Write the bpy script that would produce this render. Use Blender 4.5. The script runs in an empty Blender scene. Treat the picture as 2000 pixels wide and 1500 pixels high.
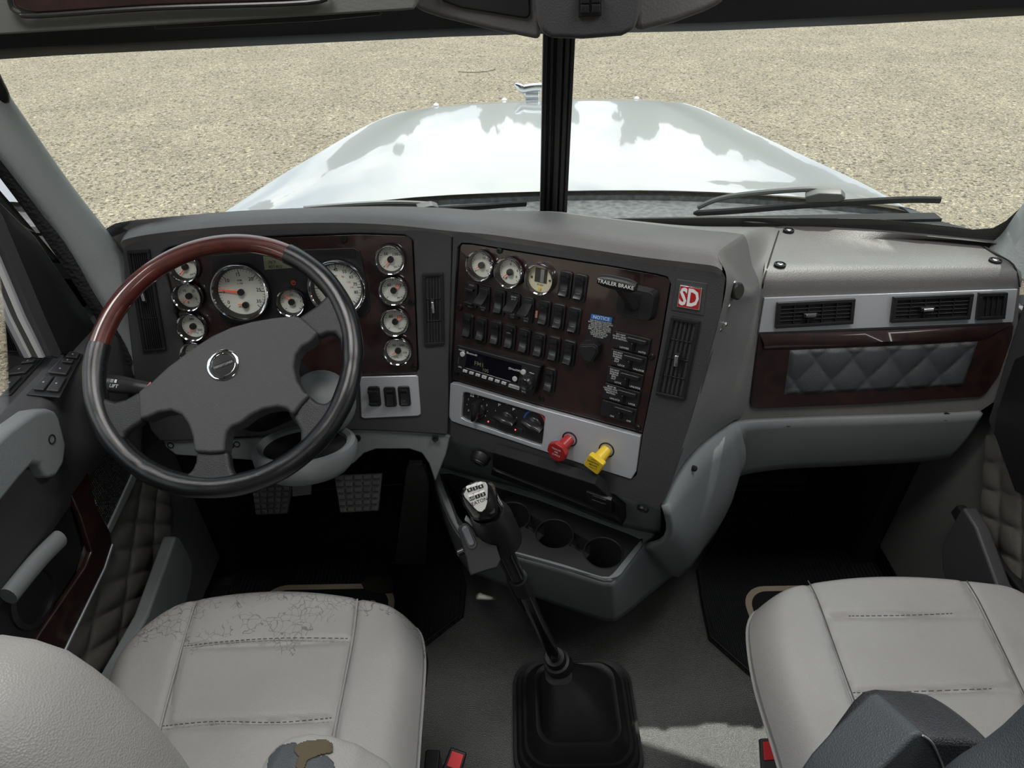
import bpy, bmesh, math, random
from mathutils import Vector, Matrix
random.seed(7)
R=math.radians
S=bpy.context.scene
COL=S.collection
# ---------------------------------------------------------------- camera
F=1300.; PITCH=R(37); ROLL=R(1.0)
CAM=Vector((0,0,1.64))
FWD=Vector((0,math.cos(PITCH),-math.sin(PITCH))); UP0=Vector((0,math.sin(PITCH),math.cos(PITCH))); R0=Vector((1,0,0))
RT=R0*math.cos(ROLL)-UP0*math.sin(ROLL); UP=UP0*math.cos(ROLL)+R0*math.sin(ROLL)
cd=bpy.data.cameras.new('camera'); cam=bpy.data.objects.new('camera',cd); COL.objects.link(cam)
m=Matrix.Identity(4)
for i in range(3): m[i][0]=RT[i]; m[i][1]=UP[i]; m[i][2]=-FWD[i]; m[i][3]=CAM[i]
cam.matrix_world=m; cd.sensor_width=36; cd.lens=F*36/2000; cd.clip_start=.02; cd.clip_end=500
S.camera=cam
# ---------------------------------------------------------------- light and exposure
S.view_settings.view_transform='Standard'; S.view_settings.look='None'; S.view_settings.gamma=1; S.view_settings.use_curve_mapping=False
S.view_settings.exposure=0.72
SUN_DIR=Vector((0.25,0.36,1.0)).normalized()      # towards the sun
sl=bpy.data.lights.new('sun','SUN'); sl.energy=2.9; sl.angle=R(.6); sl.color=(1,.95,.86)
so=bpy.data.objects.new('sun',sl); COL.objects.link(so); so.rotation_euler=SUN_DIR.to_track_quat('Z','Y').to_euler(); so.location=(3,6,12)
w=bpy.data.worlds.new('World'); S.world=w; w.use_nodes=True
nt=w.node_tree; nt.nodes.clear(); N=nt.nodes.new; Lk=nt.links.new
out=N('ShaderNodeOutputWorld'); bg=N('ShaderNodeBackground'); bg.inputs[1].default_value=.72
tc=N('ShaderNodeTexCoord'); sep=N('ShaderNodeSeparateXYZ'); Lk(tc.outputs['Generated'],sep.inputs[0])
ramp=N('ShaderNodeValToRGB'); Lk(sep.outputs[2],ramp.inputs[0])
ramp.color_ramp.elements[0].position=0; ramp.color_ramp.elements[0].color=(.78,.84,.92,1)
ramp.color_ramp.elements[1].position=.9; ramp.color_ramp.elements[1].color=(.30,.46,.74,1)
mp=N('ShaderNodeMapping'); mp.inputs['Scale'].default_value=(1,1,3.2); Lk(tc.outputs['Generated'],mp.inputs[0])
cn=N('ShaderNodeTexNoise'); cn.inputs['Scale'].default_value=2.3; cn.inputs['Detail'].default_value=8; cn.inputs['Roughness'].default_value=.6; Lk(mp.outputs[0],cn.inputs[0])
cr=N('ShaderNodeValToRGB'); cr.color_ramp.elements[0].position=.42; cr.color_ramp.elements[1].position=.58; Lk(cn.outputs[0],cr.inputs[0])
mx=N('ShaderNodeMix'); mx.data_type='RGBA'; mx.inputs[7].default_value=(1.7,1.68,1.65,1); Lk(cr.outputs[0],mx.inputs[0]); Lk(ramp.outputs[0],mx.inputs[6])
# distant tree line low over the horizon
tn=N('ShaderNodeTexNoise'); tn.inputs['Scale'].default_value=7; tn.inputs['Detail'].default_value=6; Lk(tc.outputs['Generated'],tn.inputs[0])
ma=N('ShaderNodeMath'); ma.operation='MULTIPLY'; ma.inputs[1].default_value=.36; Lk(tn.outputs[0],ma.inputs[0])
mc=N('ShaderNodeMath'); mc.operation='LESS_THAN'; Lk(sep.outputs[2],mc.inputs[0]); Lk(ma.outputs[0],mc.inputs[1])
mx2=N('ShaderNodeMix'); mx2.data_type='RGBA'; mx2.inputs[7].default_value=(.30,.31,.29,1); Lk(mc.outputs[0],mx2.inputs[0]); Lk(mx.outputs[2],mx2.inputs[6])
Lk(mx2.outputs[2],bg.inputs[0]); Lk(bg.outputs[0],out.inputs[0])
# ---------------------------------------------------------------- pixel -> place helpers
def ray(u,v): return FWD+RT*((u-1000)/F)+UP*((750-v)/F)
def onZ(u,v,z): r=ray(u,v); return CAM+r*((z-CAM.z)/r.z)
def onY(u,v,y): r=ray(u,v); return CAM+r*(y/r.y)
def onX(u,v,x): r=ray(u,v); return CAM+r*(x/r.x)
def dep(u,v,d): return CAM+ray(u,v)*d
def onP(u,v,o,n): r=ray(u,v); return CAM+r*((o-CAM).dot(n)/r.dot(n))
class Fr:                                   # a flat panel: origin, right, up, outward
    def __init__(s,o,n,right=None):
        s.o=Vector(o); s.N=Vector(n).normalized()
        U=Vector(right) if right is not None else Vector((0,0,1)).cross(s.N)
        U=U-s.N*U.dot(s.N); s.U=U.normalized(); s.V=s.N.cross(s.U)
    def uv(s,px): q=onP(px[0],px[1],s.o,s.N)-s.o; return (q.dot(s.U),q.dot(s.V))
    def pt(s,a,b,c=0): return s.o+s.U*a+s.V*b+s.N*c
    def px(s,u,v,c=0): return onP(u,v,s.o,s.N)+s.N*c
    def off(s,c): f=Fr(s.o+s.N*c,s.N,s.U); return f
class Quad:                                 # four pixel corners TL TR BR BL on a panel
    def __init__(s,fr,c):
        s.f=fr; s.c=[fr.uv(p) for p in c]
        a,b,cc,d=s.c
        s.w=(math.dist(a,b)+math.dist(d,cc))/2; s.h=(math.dist(a,d)+math.dist(b,cc))/2
        s.u=Vector(((b[0]-a[0]+cc[0]-d[0])/2,(b[1]-a[1]+cc[1]-d[1])/2)).normalized()
    def __call__(s,x,y,c=0):
        a,b,cc,d=s.c
        t=[(a[i]*(1-x)+b[i]*x)*(1-y)+(d[i]*(1-x)+cc[i]*x)*y for i in (0,1)]
        return s.f.pt(t[0],t[1],c)
    def axes(s):
        U=s.f.U*s.u[0]+s.f.V*s.u[1]; return U.normalized(), s.f.N.cross(U).normalized()
def tiltn(yaw,tilt):
    ya,t=R(yaw),R(tilt); return Vector((-math.sin(ya)*math.cos(t),-math.cos(ya)*math.cos(t),math.sin(t)))
# ---------------------------------------------------------------- materials
MATS={}
def mat(name,col,rough=.5,metal=0,bump=0,bscale=300,coat=0,spec=.5,var=0,vscale=8,emit=0,sheen=0,btype='noise'):
    if name in MATS: return MATS[name]
    m=bpy.data.materials.new(name); m.use_nodes=True; t=m.node_tree; b=t.nodes['Principled BSDF']
    b.inputs['Base Color'].default_value=(*col,1); b.inputs['Roughness'].default_value=rough; b.inputs['Metallic'].default_value=metal
    b.inputs['Coat Weight'].default_value=coat; b.inputs['Coat Roughness'].default_value=.06; b.inputs['Specular IOR Level'].default_value=spec
    if sheen: b.inputs['Sheen Weight'].default_value=sheen
    if emit: b.inputs['Emission Color'].default_value=(*col,1); b.inputs['Emission Strength'].default_value=emit
    tcn=t.nodes.new('ShaderNodeTexCoord')
    if var:
        n=t.nodes.new('ShaderNodeTexNoise'); n.inputs['Scale'].default_value=vscale; n.inputs['Detail'].default_value=5
        t.links.new(tcn.outputs['Object'],n.inputs[0])
        r=t.nodes.new('ShaderNodeValToRGB'); r.color_ramp.elements[0].position=.3; r.color_ramp.elements[1].position=.7
        r.color_ramp.elements[0].color=(*[c*(1-var) for c in col],1); r.color_ramp.elements[1].color=(*[min(1,c*(1+var)) for c in col],1)
        t.links.new(n.outputs[0],r.inputs[0]); t.links.new(r.outputs[0],b.inputs['Base Color'])
    if bump:
        if btype=='leather':
            n=t.nodes.new('ShaderNodeTexVoronoi'); n.inputs['Scale'].default_value=bscale; o=n.outputs['Distance']
        else:
            n=t.nodes.new('ShaderNodeTexNoise'); n.inputs['Scale'].default_value=bscale; n.inputs['Detail'].default_value=3; o=n.outputs[0]
        t.links.new(tcn.outputs['Object'],n.inputs[0])
        bp=t.nodes.new('ShaderNodeBump'); bp.inputs['Strength'].default_value=bump; bp.inputs['Distance'].default_value=.0015
        t.links.new(o,bp.inputs['Height']); t.links.new(bp.outputs[0],b.inputs['Normal'])
    MATS[name]=m; return m
M_dash=mat('charcoal_plastic',(.050,.050,.054),.5,bump=.35,bscale=420,var=.08)
M_dashlit=mat('charcoal_plastic_lit',(.15,.147,.146),.42,bump=.5,bscale=380,var=.12,vscale=5)  # same charcoal plastic, made paler to paint in daylight from the windshield
M_black=mat('black_plastic',(.012,.012,.013),.42,bump=.15,bscale=500)
M_blk2=mat('matte_black',(.006,.006,.007),.75)
M_switch=mat('black_switch',(.014,.014,.016),.28)
M_rub=mat('black_rubber',(.012,.012,.013),.5,bump=.2,bscale=200)
M_gray=mat('grey_console_plastic',(.19,.205,.21),.5,bump=.3,bscale=420,var=.05)
M_lgray=mat('pale_grey_pillar_vinyl',(.40,.44,.44),.55,bump=.5,bscale=300,var=.06)
M_silver=mat('satin_silver',(.60,.62,.66),.36,metal=.5,bump=.05,bscale=900)
M_chrome=mat('chrome',(.85,.86,.88),.07,metal=1)
M_seat=mat('light_grey_leather',(.36,.355,.345),.42,bump=.25,bscale=620,var=.06,vscale=6,btype='leather')
M_seatd=mat('slate_leather',(.075,.085,.095),.42,bump=.35,bscale=600,btype='leather')
M_leather=mat('black_leather',(.009,.0095,.011),.24,bump=.15,bscale=800,var=.15,vscale=30,spec=.6,btype='leather')
M_pad=mat('grained_hub_vinyl',(.048,.048,.051),.5,bump=.4,bscale=900,btype='leather')
M_quilt=mat('quilted_door_vinyl',(.13,.126,.115),.5,bump=.35,bscale=600,btype='leather')
M_quiltd=mat('quilted_dark_vinyl',(.052,.056,.06),.42,bump=.4,bscale=600,btype='leather')
M_thread=mat('dark_thread',(.09,.09,.09),.8)
M_threadl=mat('pale_thread',(.45,.45,.43),.8)
M_white=mat('white_print',(.75,.76,.77),.6)
M_dimwhite=mat('dim_white_print',(.33,.34,.36),.6)
M_dial=mat('cream_dial',(.82,.84,.76),.5)
M_red=mat('red_needle',(.85,.09,.03),.45,emit=.15)
M_redp=mat('red_print',(.65,.06,.05),.5)
M_redknob=mat('red_knob',(.36,.018,.022),.35)
M_yel=mat('yellow_knob',(.80,.55,.03),.35)
M_redb=mat('red_buckle_button',(.80,.05,.06),.35)
M_blue=mat('blue_sticker_band',(.03,.16,.50),.4)
M_carpet=mat('dark_floor_liner',(.042,.043,.043),.30,bump=1.0,bscale=420,var=.6,vscale=420,spec=1.0)
M_under=mat('black_footwell_liner',(.006,.006,.007),.8)
M_tan=mat('tan_mat_print',(.50,.42,.31),.5,var=.1)
M_hood=mat('white_hood_paint',(.29,.30,.30),.22,coat=1,spec=.5)
M_cowl=mat('dusty_cowl',(.10,.105,.105),.5,var=.5,vscale=60)
M_lcd=mat('lcd_screen',(.16,.17,.11),.3)
M_lcdd=mat('radio_screen',(.004,.004,.008),.08)
M_green=mat('green_lamp',(.05,.5,.12),.4,emit=.5)
M_rled=mat('red_lamp',(1,.05,.05),.4,emit=3)
M_roof=mat('pale_headliner',(.42,.42,.40),.8,bump=.3,bscale=200)
M_ohead=mat('overhead_vinyl',(.11,.11,.11),.55,bump=.4,bscale=260)
M_foam=mat('torn_foam',(.10,.082,.05),.9,bump=1,bscale=200)
M_metal=mat('worn_steel',(.35,.35,.36),.35,metal=1)
MATS['white_hood_paint'].node_tree.nodes['Principled BSDF'].inputs['Coat IOR'].default_value=1.75
MATS['white_hood_paint'].node_tree.nodes['Principled BSDF'].inputs['Coat Roughness'].default_value=.03
def wood_mat():
    m=bpy.data.materials.new('burl_wood_lacquer'); m.use_nodes=True; t=m.node_tree; b=t.nodes['Principled BSDF']
    tcn=t.nodes.new('ShaderNodeTexCoord')
    n=t.nodes.new('ShaderNodeTexNoise'); n.inputs['Scale'].default_value=22; n.inputs['Detail'].default_value=9; n.inputs['Roughness'].default_value=.65; n.inputs['Distortion'].default_value=1.2
    t.links.new(tcn.outputs['Object'],n.inputs[0])
    r=t.nodes.new('ShaderNodeValToRGB'); e=r.color_ramp.elements; e[0].position=.32; e[0].color=(.010,.006,.006,1); e[1].position=.72; e[1].color=(.036,.012,.012,1)
    t.links.new(n.outputs[0],r.inputs[0]); t.links.new(r.outputs[0],b.inputs['Base Color'])
    b.inputs['Roughness'].default_value=.35; b.inputs['Coat Weight'].default_value=1; b.inputs['Coat Roughness'].default_value=.05
    return m
M_wood=wood_mat()
def wheelwood():
    m=M_wood.copy(); m.name='wheel_rim_wood'; r=[n for n in m.node_tree.nodes if n.type=='VALTORGB'][0]
    r.color_ramp.elements[0].color=(.045,.008,.006,1); r.color_ramp.elements[1].color=(.12,.022,.014,1); return m
M_wwood=wheelwood()
def glass_mat(name,tint,ior=1.45,gain=1.0,rough=0.0):
    m=bpy.data.materials.new(name); m.use_nodes=True; t=m.node_tree; t.nodes.clear()
    o=t.nodes.new('ShaderNodeOutputMaterial'); mixs=t.nodes.new('ShaderNodeMixShader'); tr=t.nodes.new('ShaderNodeBsdfTransparent'); g=t.nodes.new('ShaderNodeBsdfGlossy')
    tr.inputs[0].default_value=(*tint,1); g.inputs['Roughness'].default_value=rough
    fz=t.nodes.new('ShaderNodeFresnel'); fz.inputs[0].default_value=ior
    t.links.new(fz.outputs[0],mixs.inputs[0]); t.links.new(tr.outputs[0],mixs.inputs[1]); t.links.new(g.outputs[0],mixs.inputs[2]); t.links.new(mixs.outputs[0],o.inputs[0])
    return m
M_glass=glass_mat('windshield_glass',(.93,.96,.95),1.25)
M_lens=glass_mat('gauge_lens',(.97,.97,.97),1.45)
def gravel_mat():
    m=bpy.data.materials.new('crushed_gravel'); m.use_nodes=True; t=m.node_tree; b=t.nodes['Principled BSDF']; L=t.links.new
    tcn=t.nodes.new('ShaderNodeTexCoord')
    v=t.nodes.new('ShaderNodeTexVoronoi'); v.inputs['Scale'].default_value=44; L(tcn.outputs['Object'],v.inputs[0])
    v2=t.nodes.new('ShaderNodeTexVoronoi'); v2.inputs['Scale'].default_value=85; L(tcn.outputs['Object'],v2.inputs[0])
    n=t.nodes.new('ShaderNodeTexNoise'); n.inputs['Scale'].default_value=.8; n.inputs['Detail'].default_value=9; n.inputs['Roughness'].default_value=.7; L(tcn.outputs['Object'],n.inputs[0])
    s1=t.nodes.new('ShaderNodeSeparateColor'); L(v.outputs['Color'],s1.inputs[0])
    r=t.nodes.new('ShaderNodeValToRGB'); e=r.color_ramp.elements
    e[0].position=0; e[0].color=(.06,.058,.052,1); e[1].position=1; e[1].color=(.74,.67,.52,1)
    for p_,c_ in ((.14,(.12,.105,.09)),(.26,(.33,.285,.205)),(.8,(.47,.40,.28))):
        q=e.new(p_); q.color=(*c_,1)
    L(s1.outputs[0],r.inputs[0])
    s2=t.nodes.new('ShaderNodeSeparateColor'); L(v2.outputs['Color'],s2.inputs[0])
    r2=t.nodes.new('ShaderNodeValToRGB'); e=r2.color_ramp.elements; e[0].color=(.12,.105,.08,1); e[1].color=(.52,.45,.33,1); L(s2.outputs[0],r2.inputs[0])
    mx=t.nodes.new('ShaderNodeMix'); mx.data_type='RGBA'; L(r.outputs[0],mx.inputs[6]); L(r2.outputs[0],mx.inputs[7]); mx.inputs[0].default_value=.45
    r3=t.nodes.new('ShaderNodeValToRGB'); e=r3.color_ramp.elements; e[0].position=.35; e[0].color=(.84,.83,.82,1); e[1].position=.65; e[1].color=(1.06,1.05,1.04,1); L(n.outputs[0],r3.inputs[0])
    m2=t.nodes.new('ShaderNodeMix'); m2.data_type='RGBA'; m2.blend_type='MULTIPLY'; m2.inputs[0].default_value=1; L(mx.outputs[2],m2.inputs[6]); L(r3.outputs[0],m2.inputs[7])
    v3=t.nodes.new('ShaderNodeTexVoronoi'); v3.inputs['Scale'].default_value=17; L(tcn.outputs['Object'],v3.inputs[0])
    s3=t.nodes.new('ShaderNodeSeparateColor'); L(v3.outputs['Color'],s3.inputs[0])
    small=t.nodes.new('ShaderNodeMath'); small.operation='LESS_THAN'; small.inputs[1].default_value=.42; L(v3.outputs['Distance'],small.inputs[0])
    r4=t.nodes.new('ShaderNodeValToRGB'); e=r4.color_ramp.elements; r4.color_ramp.interpolation='CONSTANT'; e[0].color=(.42,.40,.37,1); e[1].position=.16; e[1].color=(1,1,1,1); q4=e.new(.88); q4.color=(1.45,1.42,1.36,1); L(s3.outputs[1],r4.inputs[0])
    m3=t.nodes.new('ShaderNodeMix'); m3.data_type='RGBA'; m3.blend_type='MULTIPLY'; L(small.outputs[0],m3.inputs[0]); L(m2.outputs[2],m3.inputs[6]); L(r4.outputs[0],m3.inputs[7])
    L(m3.outputs[2],b.inputs['Base Color']); b.inputs['Roughness'].default_value=.9
    ad=t.nodes.new('ShaderNodeMath'); ad.operation='ADD'; L(v.outputs['Distance'],ad.inputs[0]); L(v2.outputs['Distance'],ad.inputs[1])
    bp=t.nodes.new('ShaderNodeBump'); bp.inputs['Strength'].default_value=.9; bp.inputs['Distance'].default_value=.02; bp.invert=True
    L(ad.outputs[0],bp.inputs['Height']); L(bp.outputs[0],b.inputs['Normal'])
    return m
M_gravel=gravel_mat()
def cracked_mat():
    m=M_seat.copy(); m.name='cracked_grey_leather'; t=m.node_tree; b=t.nodes['Principled BSDF']; L=t.links.new
    src=b.inputs['Base Color'].links[0].from_socket
    tcn=t.nodes.new('ShaderNodeTexCoord')
    ns=t.nodes.new('ShaderNodeTexNoise'); ns.inputs['Scale'].default_value=30; L(tcn.outputs['Object'],ns.inputs[0])
    av=t.nodes.new('ShaderNodeMix'); av.data_type='RGBA'; av.inputs[0].default_value=.03; L(tcn.outputs['Object'],av.inputs[6]); L(ns.outputs['Color'],av.inputs[7])
    v=t.nodes.new('ShaderNodeTexVoronoi'); v.feature='DISTANCE_TO_EDGE'; v.inputs['Scale'].default_value=75; L(av.outputs[2],v.inputs[0])
    ln=t.nodes.new('ShaderNodeMath'); ln.operation='LESS_THAN'; ln.inputs[1].default_value=.030; L(v.outputs[0],ln.inputs[0])
    # wear sits along the front edge of the cushion
    sp=t.nodes.new('ShaderNodeSeparateXYZ'); L(tcn.outputs['Object'],sp.inputs[0])
    mr=t.nodes.new('ShaderNodeMapRange'); mr.inputs[1].default_value=.48; mr.inputs[2].default_value=.76; L(sp.outputs[1],mr.inputs[0])
    n2=t.nodes.new('ShaderNodeTexNoise'); n2.inputs['Scale'].default_value=14; n2.inputs['Detail'].default_value=5; L(tcn.outputs['Object'],n2.inputs[0])
    a=t.nodes.new('ShaderNodeMath'); a.operation='MULTIPLY'; L(mr.outputs[0],a.inputs[0]); L(n2.outputs[0],a.inputs[1])
    g=t.nodes.new('ShaderNodeMath'); g.operation='GREATER_THAN'; g.inputs[1].default_value=.37; L(a.outputs[0],g.inputs[0])
    q=t.nodes.new('ShaderNodeMath'); q.operation='MULTIPLY'; L(g.outputs[0],q.inputs[0]); L(ln.outputs[0],q.inputs[1])
    mx=t.nodes.new('ShaderNodeMix'); mx.data_type='RGBA'; L(q.outputs[0],mx.inputs[0]); L(src,mx.inputs[6]); mx.inputs[7].default_value=(.19,.185,.18,1)
    L(mx.outputs[2],b.inputs['Base Color']); return m
M_seatc=cracked_mat()
def mesh_mat(name,c1,c2,scale):        # perforated speaker cloth
    m=bpy.data.materials.new(name); m.use_nodes=True; t=m.node_tree; b=t.nodes['Principled BSDF']
    tcn=t.nodes.new('ShaderNodeTexCoord'); v=t.nodes.new('ShaderNodeTexVoronoi'); v.inputs['Scale'].default_value=scale; v.inputs['Randomness'].default_value=.1
    t.links.new(tcn.outputs['Object'],v.inputs[0]); r=t.nodes.new('ShaderNodeValToRGB'); r.color_ramp.elements[0].position=.30; r.color_ramp.elements[0].color=(*c1,1); r.color_ramp.elements[1].position=.42; r.color_ramp.elements[1].color=(*c2,1)
    t.links.new(v.outputs[0],r.inputs[0]); t.links.new(r.outputs[0],b.inputs['Base Color']); b.inputs['Roughness'].default_value=.5; return m
M_spk=mesh_mat('speaker_mesh',(.45,.45,.43),(.012,.012,.012),200)
M_frit=mesh_mat('windshield_frit_dots',(.015,.015,.015),(.06,.06,.055),500)
# ---------------------------------------------------------------- lettering, made once per word
_T={}
def make_text(words):
    obs=[]
    for s_ in words:
        c=bpy.data.curves.new('word','FONT'); c.body=s_; c.align_x='CENTER'; c.align_y='CENTER'; c.resolution_u=2; c.size=1; c.offset={'SD':.03,'TRAILER BRAKE':.008,'NOTICE':.008,'EATON':.012}.get(s_,.014 if s_.isdigit() else .006)
        o=bpy.data.objects.new('word',c); COL.objects.link(o); obs.append((s_,o,c))
    dg=bpy.context.evaluated_depsgraph_get()
    for s_,o,c in obs:
        me=bpy.data.meshes.new_from_object(o.evaluated_get(dg)); _T[s_]=me
    for s_,o,c in obs: bpy.data.objects.remove(o); bpy.data.curves.remove(c)
# ---------------------------------------------------------------- mesh helpers
def BM(): return bmesh.new()
def text(bm,s_,o,U,V,size,mi=0):
    Nn=U.cross(V).normalized(); M4=Matrix.Identity(4)
    for i in range(3): M4[i][0]=U[i]*size; M4[i][1]=V[i]*size; M4[i][2]=Nn[i]*size; M4[i][3]=o[i]
    me=_T[s_].copy(); me.transform(M4); n0=len(bm.faces); bm.from_mesh(me); bm.faces.ensure_lookup_table()
    for f in bm.faces[n0:]: f.material_index=mi
    bpy.data.meshes.remove(me)
def poly(bm,pts,mi=0):
    vs=[bm.verts.new(p) for p in pts]; f=bm.faces.new(vs); f.material_index=mi; return f
def prism(bm,front,back,mi=0):
    n=len(front); a=[bm.verts.new(p) for p in front]; b=[bm.verts.new(p) for p in back]
    fs=[bm.faces.new(a),bm.faces.new(b[::-1])]
    for i in range(n): fs.append(bm.faces.new((a[i],b[i],b[(i+1)%n],a[(i+1)%n])))
    for f in fs: f.material_index=mi
def fprism(bm,fr,uvs,c0,c1,mi=0,inset=0):
    prism(bm,[fr.pt(a,b,c1) for a,b in uvs],[fr.pt(a,b,c0) for a,b in uvs],mi)
def pxprism(bm,fr,px,c0,c1,mi=0): fprism(bm,fr,[fr.uv(p) for p in px],c0,c1,mi)
def box3(bm,x0,x1,y0,y1,z0,z1,mi=0):
    prism(bm,[(x0,y0,z1),(x1,y0,z1),(x1,y1,z1),(x0,y1,z1)],[(x0,y0,z0),(x1,y0,z0),(x1,y1,z0),(x0,y1,z0)],mi)
def qbox(bm,q,s0,s1,t0,t1,c0,c1,mi=0):
    P=[(s0,t0),(s1,t0),(s1,t1),(s0,t1)]; prism(bm,[q(a,b,c1) for a,b in P],[q(a,b,c0) for a,b in P],mi)
def obox(bm,o,U,V,Nn,w,h,c0,c1,mi=0):
    P=[(-w/2,-h/2),(w/2,-h/2),(w/2,h/2),(-w/2,h/2)]
    prism(bm,[o+U*a+V*b+Nn*c1 for a,b in P],[o+U*a+V*b+Nn*c0 for a,b in P],mi)
def rrect(w,h,r,n=5,cx=0,cy=0):
    out=[]
    for k,(sx,sy) in enumerate(((1,1),(-1,1),(-1,-1),(1,-1))):
        for i in range(n+1):
            a=R(90*k+90*i/n); out.append((cx+sx*(w/2-r)+r*math.cos(a),cy+sy*(h/2-r)+r*math.sin(a)))
    return out
def loop3(o,U,V,Nn,pts,c): return [o+U*a+V*b+Nn*c for a,b in pts]
def rprism(bm,o,U,V,Nn,w,h,r,c0,c1,mi=0,top=1.0):
    p=rrect(w,h,r); prism(bm,loop3(o,U,V,Nn,[(a*top,b*top) for a,b in p],c1),loop3(o,U,V,Nn,p,c0),mi)
def ring(bm,outer,inner,c_vec,mi=0):          # slab with a hole; outer/inner same count
    n=len(outer); o0=[bm.verts.new(p) for p in outer]; i0=[bm.verts.new(p) for p in inner]
    o1=[bm.verts.new(Vector(p)+c_vec) for p in outer]; i1=[bm.verts.new(Vector(p)+c_vec) for p in inner]
    for i in range(n):
        j=(i+1)%n
        for f in ((o0[i],o0[j],i0[j],i0[i]),(o1[i],i1[i],i1[j],o1[j]),(o0[i],o1[i],o1[j],o0[j]),(i0[i],i0[j],i1[j],i1[i])):
            bm.faces.new(f).material_index=mi
def resamp(uvs,n,cen):                          # loop sampled by angle about a centre
    out=[]
    for k in range(n):
        a=2*math.pi*k/n; d=(math.cos(a),math.sin(a)); best=None
        for i in range(len(uvs)):
            p,q=uvs[i],uvs[(i+1)%len(uvs)]; ex,ey=q[0]-p[0],q[1]-p[1]; den=d[0]*ey-d[1]*ex
            if abs(den)<1e-12: continue
            wx,wy=p[0]-cen[0],p[1]-cen[1]; t=(wx*ey-wy*ex)/den; s_=(wx*d[1]-wy*d[0])/den
            if t>0 and -1e-9<=s_<=1+1e-9 and (best is None or t>best): best=t
        out.append((cen[0]+d[0]*best,cen[1]+d[1]*best))
    return out
def lathe(bm,o,ax,prof,n=32,mi=0,close=False,ref=None):   # prof: (radius, height)
    ax=Vector(ax).normalized(); U=ax.orthogonal().normalized() if ref is None else (Vector(ref)-ax*Vector(ref).dot(ax)).normalized(); V=ax.cross(U)
    rows=[]
    for r,h in prof:
        rows.append([bm.verts.new(o+ax*h+(U*math.cos(2*math.pi*i/n)+V*math.sin(2*math.pi*i/n))*r) for i in range(n)] if r>1e-6 else [bm.verts.new(o+ax*h)])
    for a,b in zip(rows,rows[1:]):
        for i in range(n):
            j=(i+1)%n
            vs=[a[i] if len(a)>1 else a[0],a[j] if len(a)>1 else None,b[j] if len(b)>1 else None,b[i] if len(b)>1 else b[0]]
            vs=[x for x in vs if x is not None]
            if len(vs)>=3: bm.faces.new(vs).material_index=mi
def tube(bm,pts,r,n=10,mi=0,cap=True,flat=1.0,ref=None):
    pts=[Vector(p) for p in pts]; rows=[]; Uv=None
    for i,p in enumerate(pts):
        t=(pts[min(i+1,len(pts)-1)]-pts[max(i-1,0)]).normalized()
        if Uv is None: Uv=(Vector(ref)-t*Vector(ref).dot(t)).normalized() if ref is not None else t.orthogonal().normalized()
        else: Uv=(Uv-t*Uv.dot(t)).normalized()
        V=t.cross(Uv); rr=r[i] if isinstance(r,(list,tuple)) else r
        rows.append([bm.verts.new(p+Uv*math.cos(2*math.pi*k/n)*rr*flat+V*math.sin(2*math.pi*k/n)*rr) for k in range(n)])
    for a,b in zip(rows,rows[1:]):
        for k in range(n): bm.faces.new((a[k],a[(k+1)%n],b[(k+1)%n],b[k])).material_index=mi
    if cap:
        bm.faces.new(rows[0][::-1]).material_index=mi; bm.faces.new(rows[-1]).material_index=mi
def grid(bm,rows,mi=0,closeu=False):
    vs=[[bm.verts.new(p) for p in r] for r in rows]
    for a,b in zip(vs,vs[1:]):
        n=len(a)
        for i in range(n if closeu else n-1): bm.faces.new((a[i],a[(i+1)%n],b[(i+1)%n],b[i])).material_index=mi
    return vs
def cr(pts,n):                                  # Catmull-Rom through points, n samples per span
    pts=[Vector(p) for p in pts]; out=[]
    for i in range(len(pts)-1):
        p0=pts[max(i-1,0)];p1=pts[i];p2=pts[i+1];p3=pts[min(i+2,len(pts)-1)]
        for k in range(n):
            t=k/n; out.append(.5*((2*p1)+(p2-p0)*t+(2*p0-5*p1+4*p2-p3)*t*t+(3*p1-p0-3*p2+p3)*t**3))
    out.append(pts[-1]); return out
def mk(name,bm,mats,parent=None,bevel=0,seg=2,smooth=True,sub=0,solid=0,label=None,kind=None,cat=None,group=None,angle=38,soff=-1):
    bmesh.ops.recalc_face_normals(bm,faces=bm.faces[:])
    me=bpy.data.meshes.new(name); bm.to_mesh(me); bm.free()
    for x in (mats if isinstance(mats,(list,tuple)) else [mats]): me.materials.append(x)
    if smooth: me.shade_smooth(); me.set_sharp_from_angle(angle=R(angle))
    o=bpy.data.objects.new(name,me); COL.objects.link(o)
    if parent is not None: o.parent=parent; o.matrix_parent_inverse=parent.matrix_basis.inverted() if parent.type=='EMPTY' else Matrix.Identity(4)
    if solid: d=o.modifiers.new('solid','SOLIDIFY'); d.thickness=solid; d.offset=soff
    if bevel: d=o.modifiers.new('bevel','BEVEL'); d.width=bevel; d.segments=seg; d.limit_method='ANGLE'; d.angle_limit=R(30)
    if sub: d=o.modifiers.new('sub','SUBSURF'); d.levels=sub; d.render_levels=sub
    if bevel: d=o.modifiers.new('wn','WEIGHTED_NORMAL'); d.keep_sharp=False
    tag(o,label,cat,group,kind); return o
def tag(o,label=None,cat=None,group=None,kind=None):
    if label: o['label']=label
    if cat: o['category']=cat
    if group: o['group']=group
    if kind: o['kind']=kind
def thing(name,loc,label,cat,group=None,kind=None):
    o=bpy.data.objects.new(name,None); o.location=loc; o.empty_display_size=.05; COL.objects.link(o); tag(o,label,cat,group,kind); return o
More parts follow.
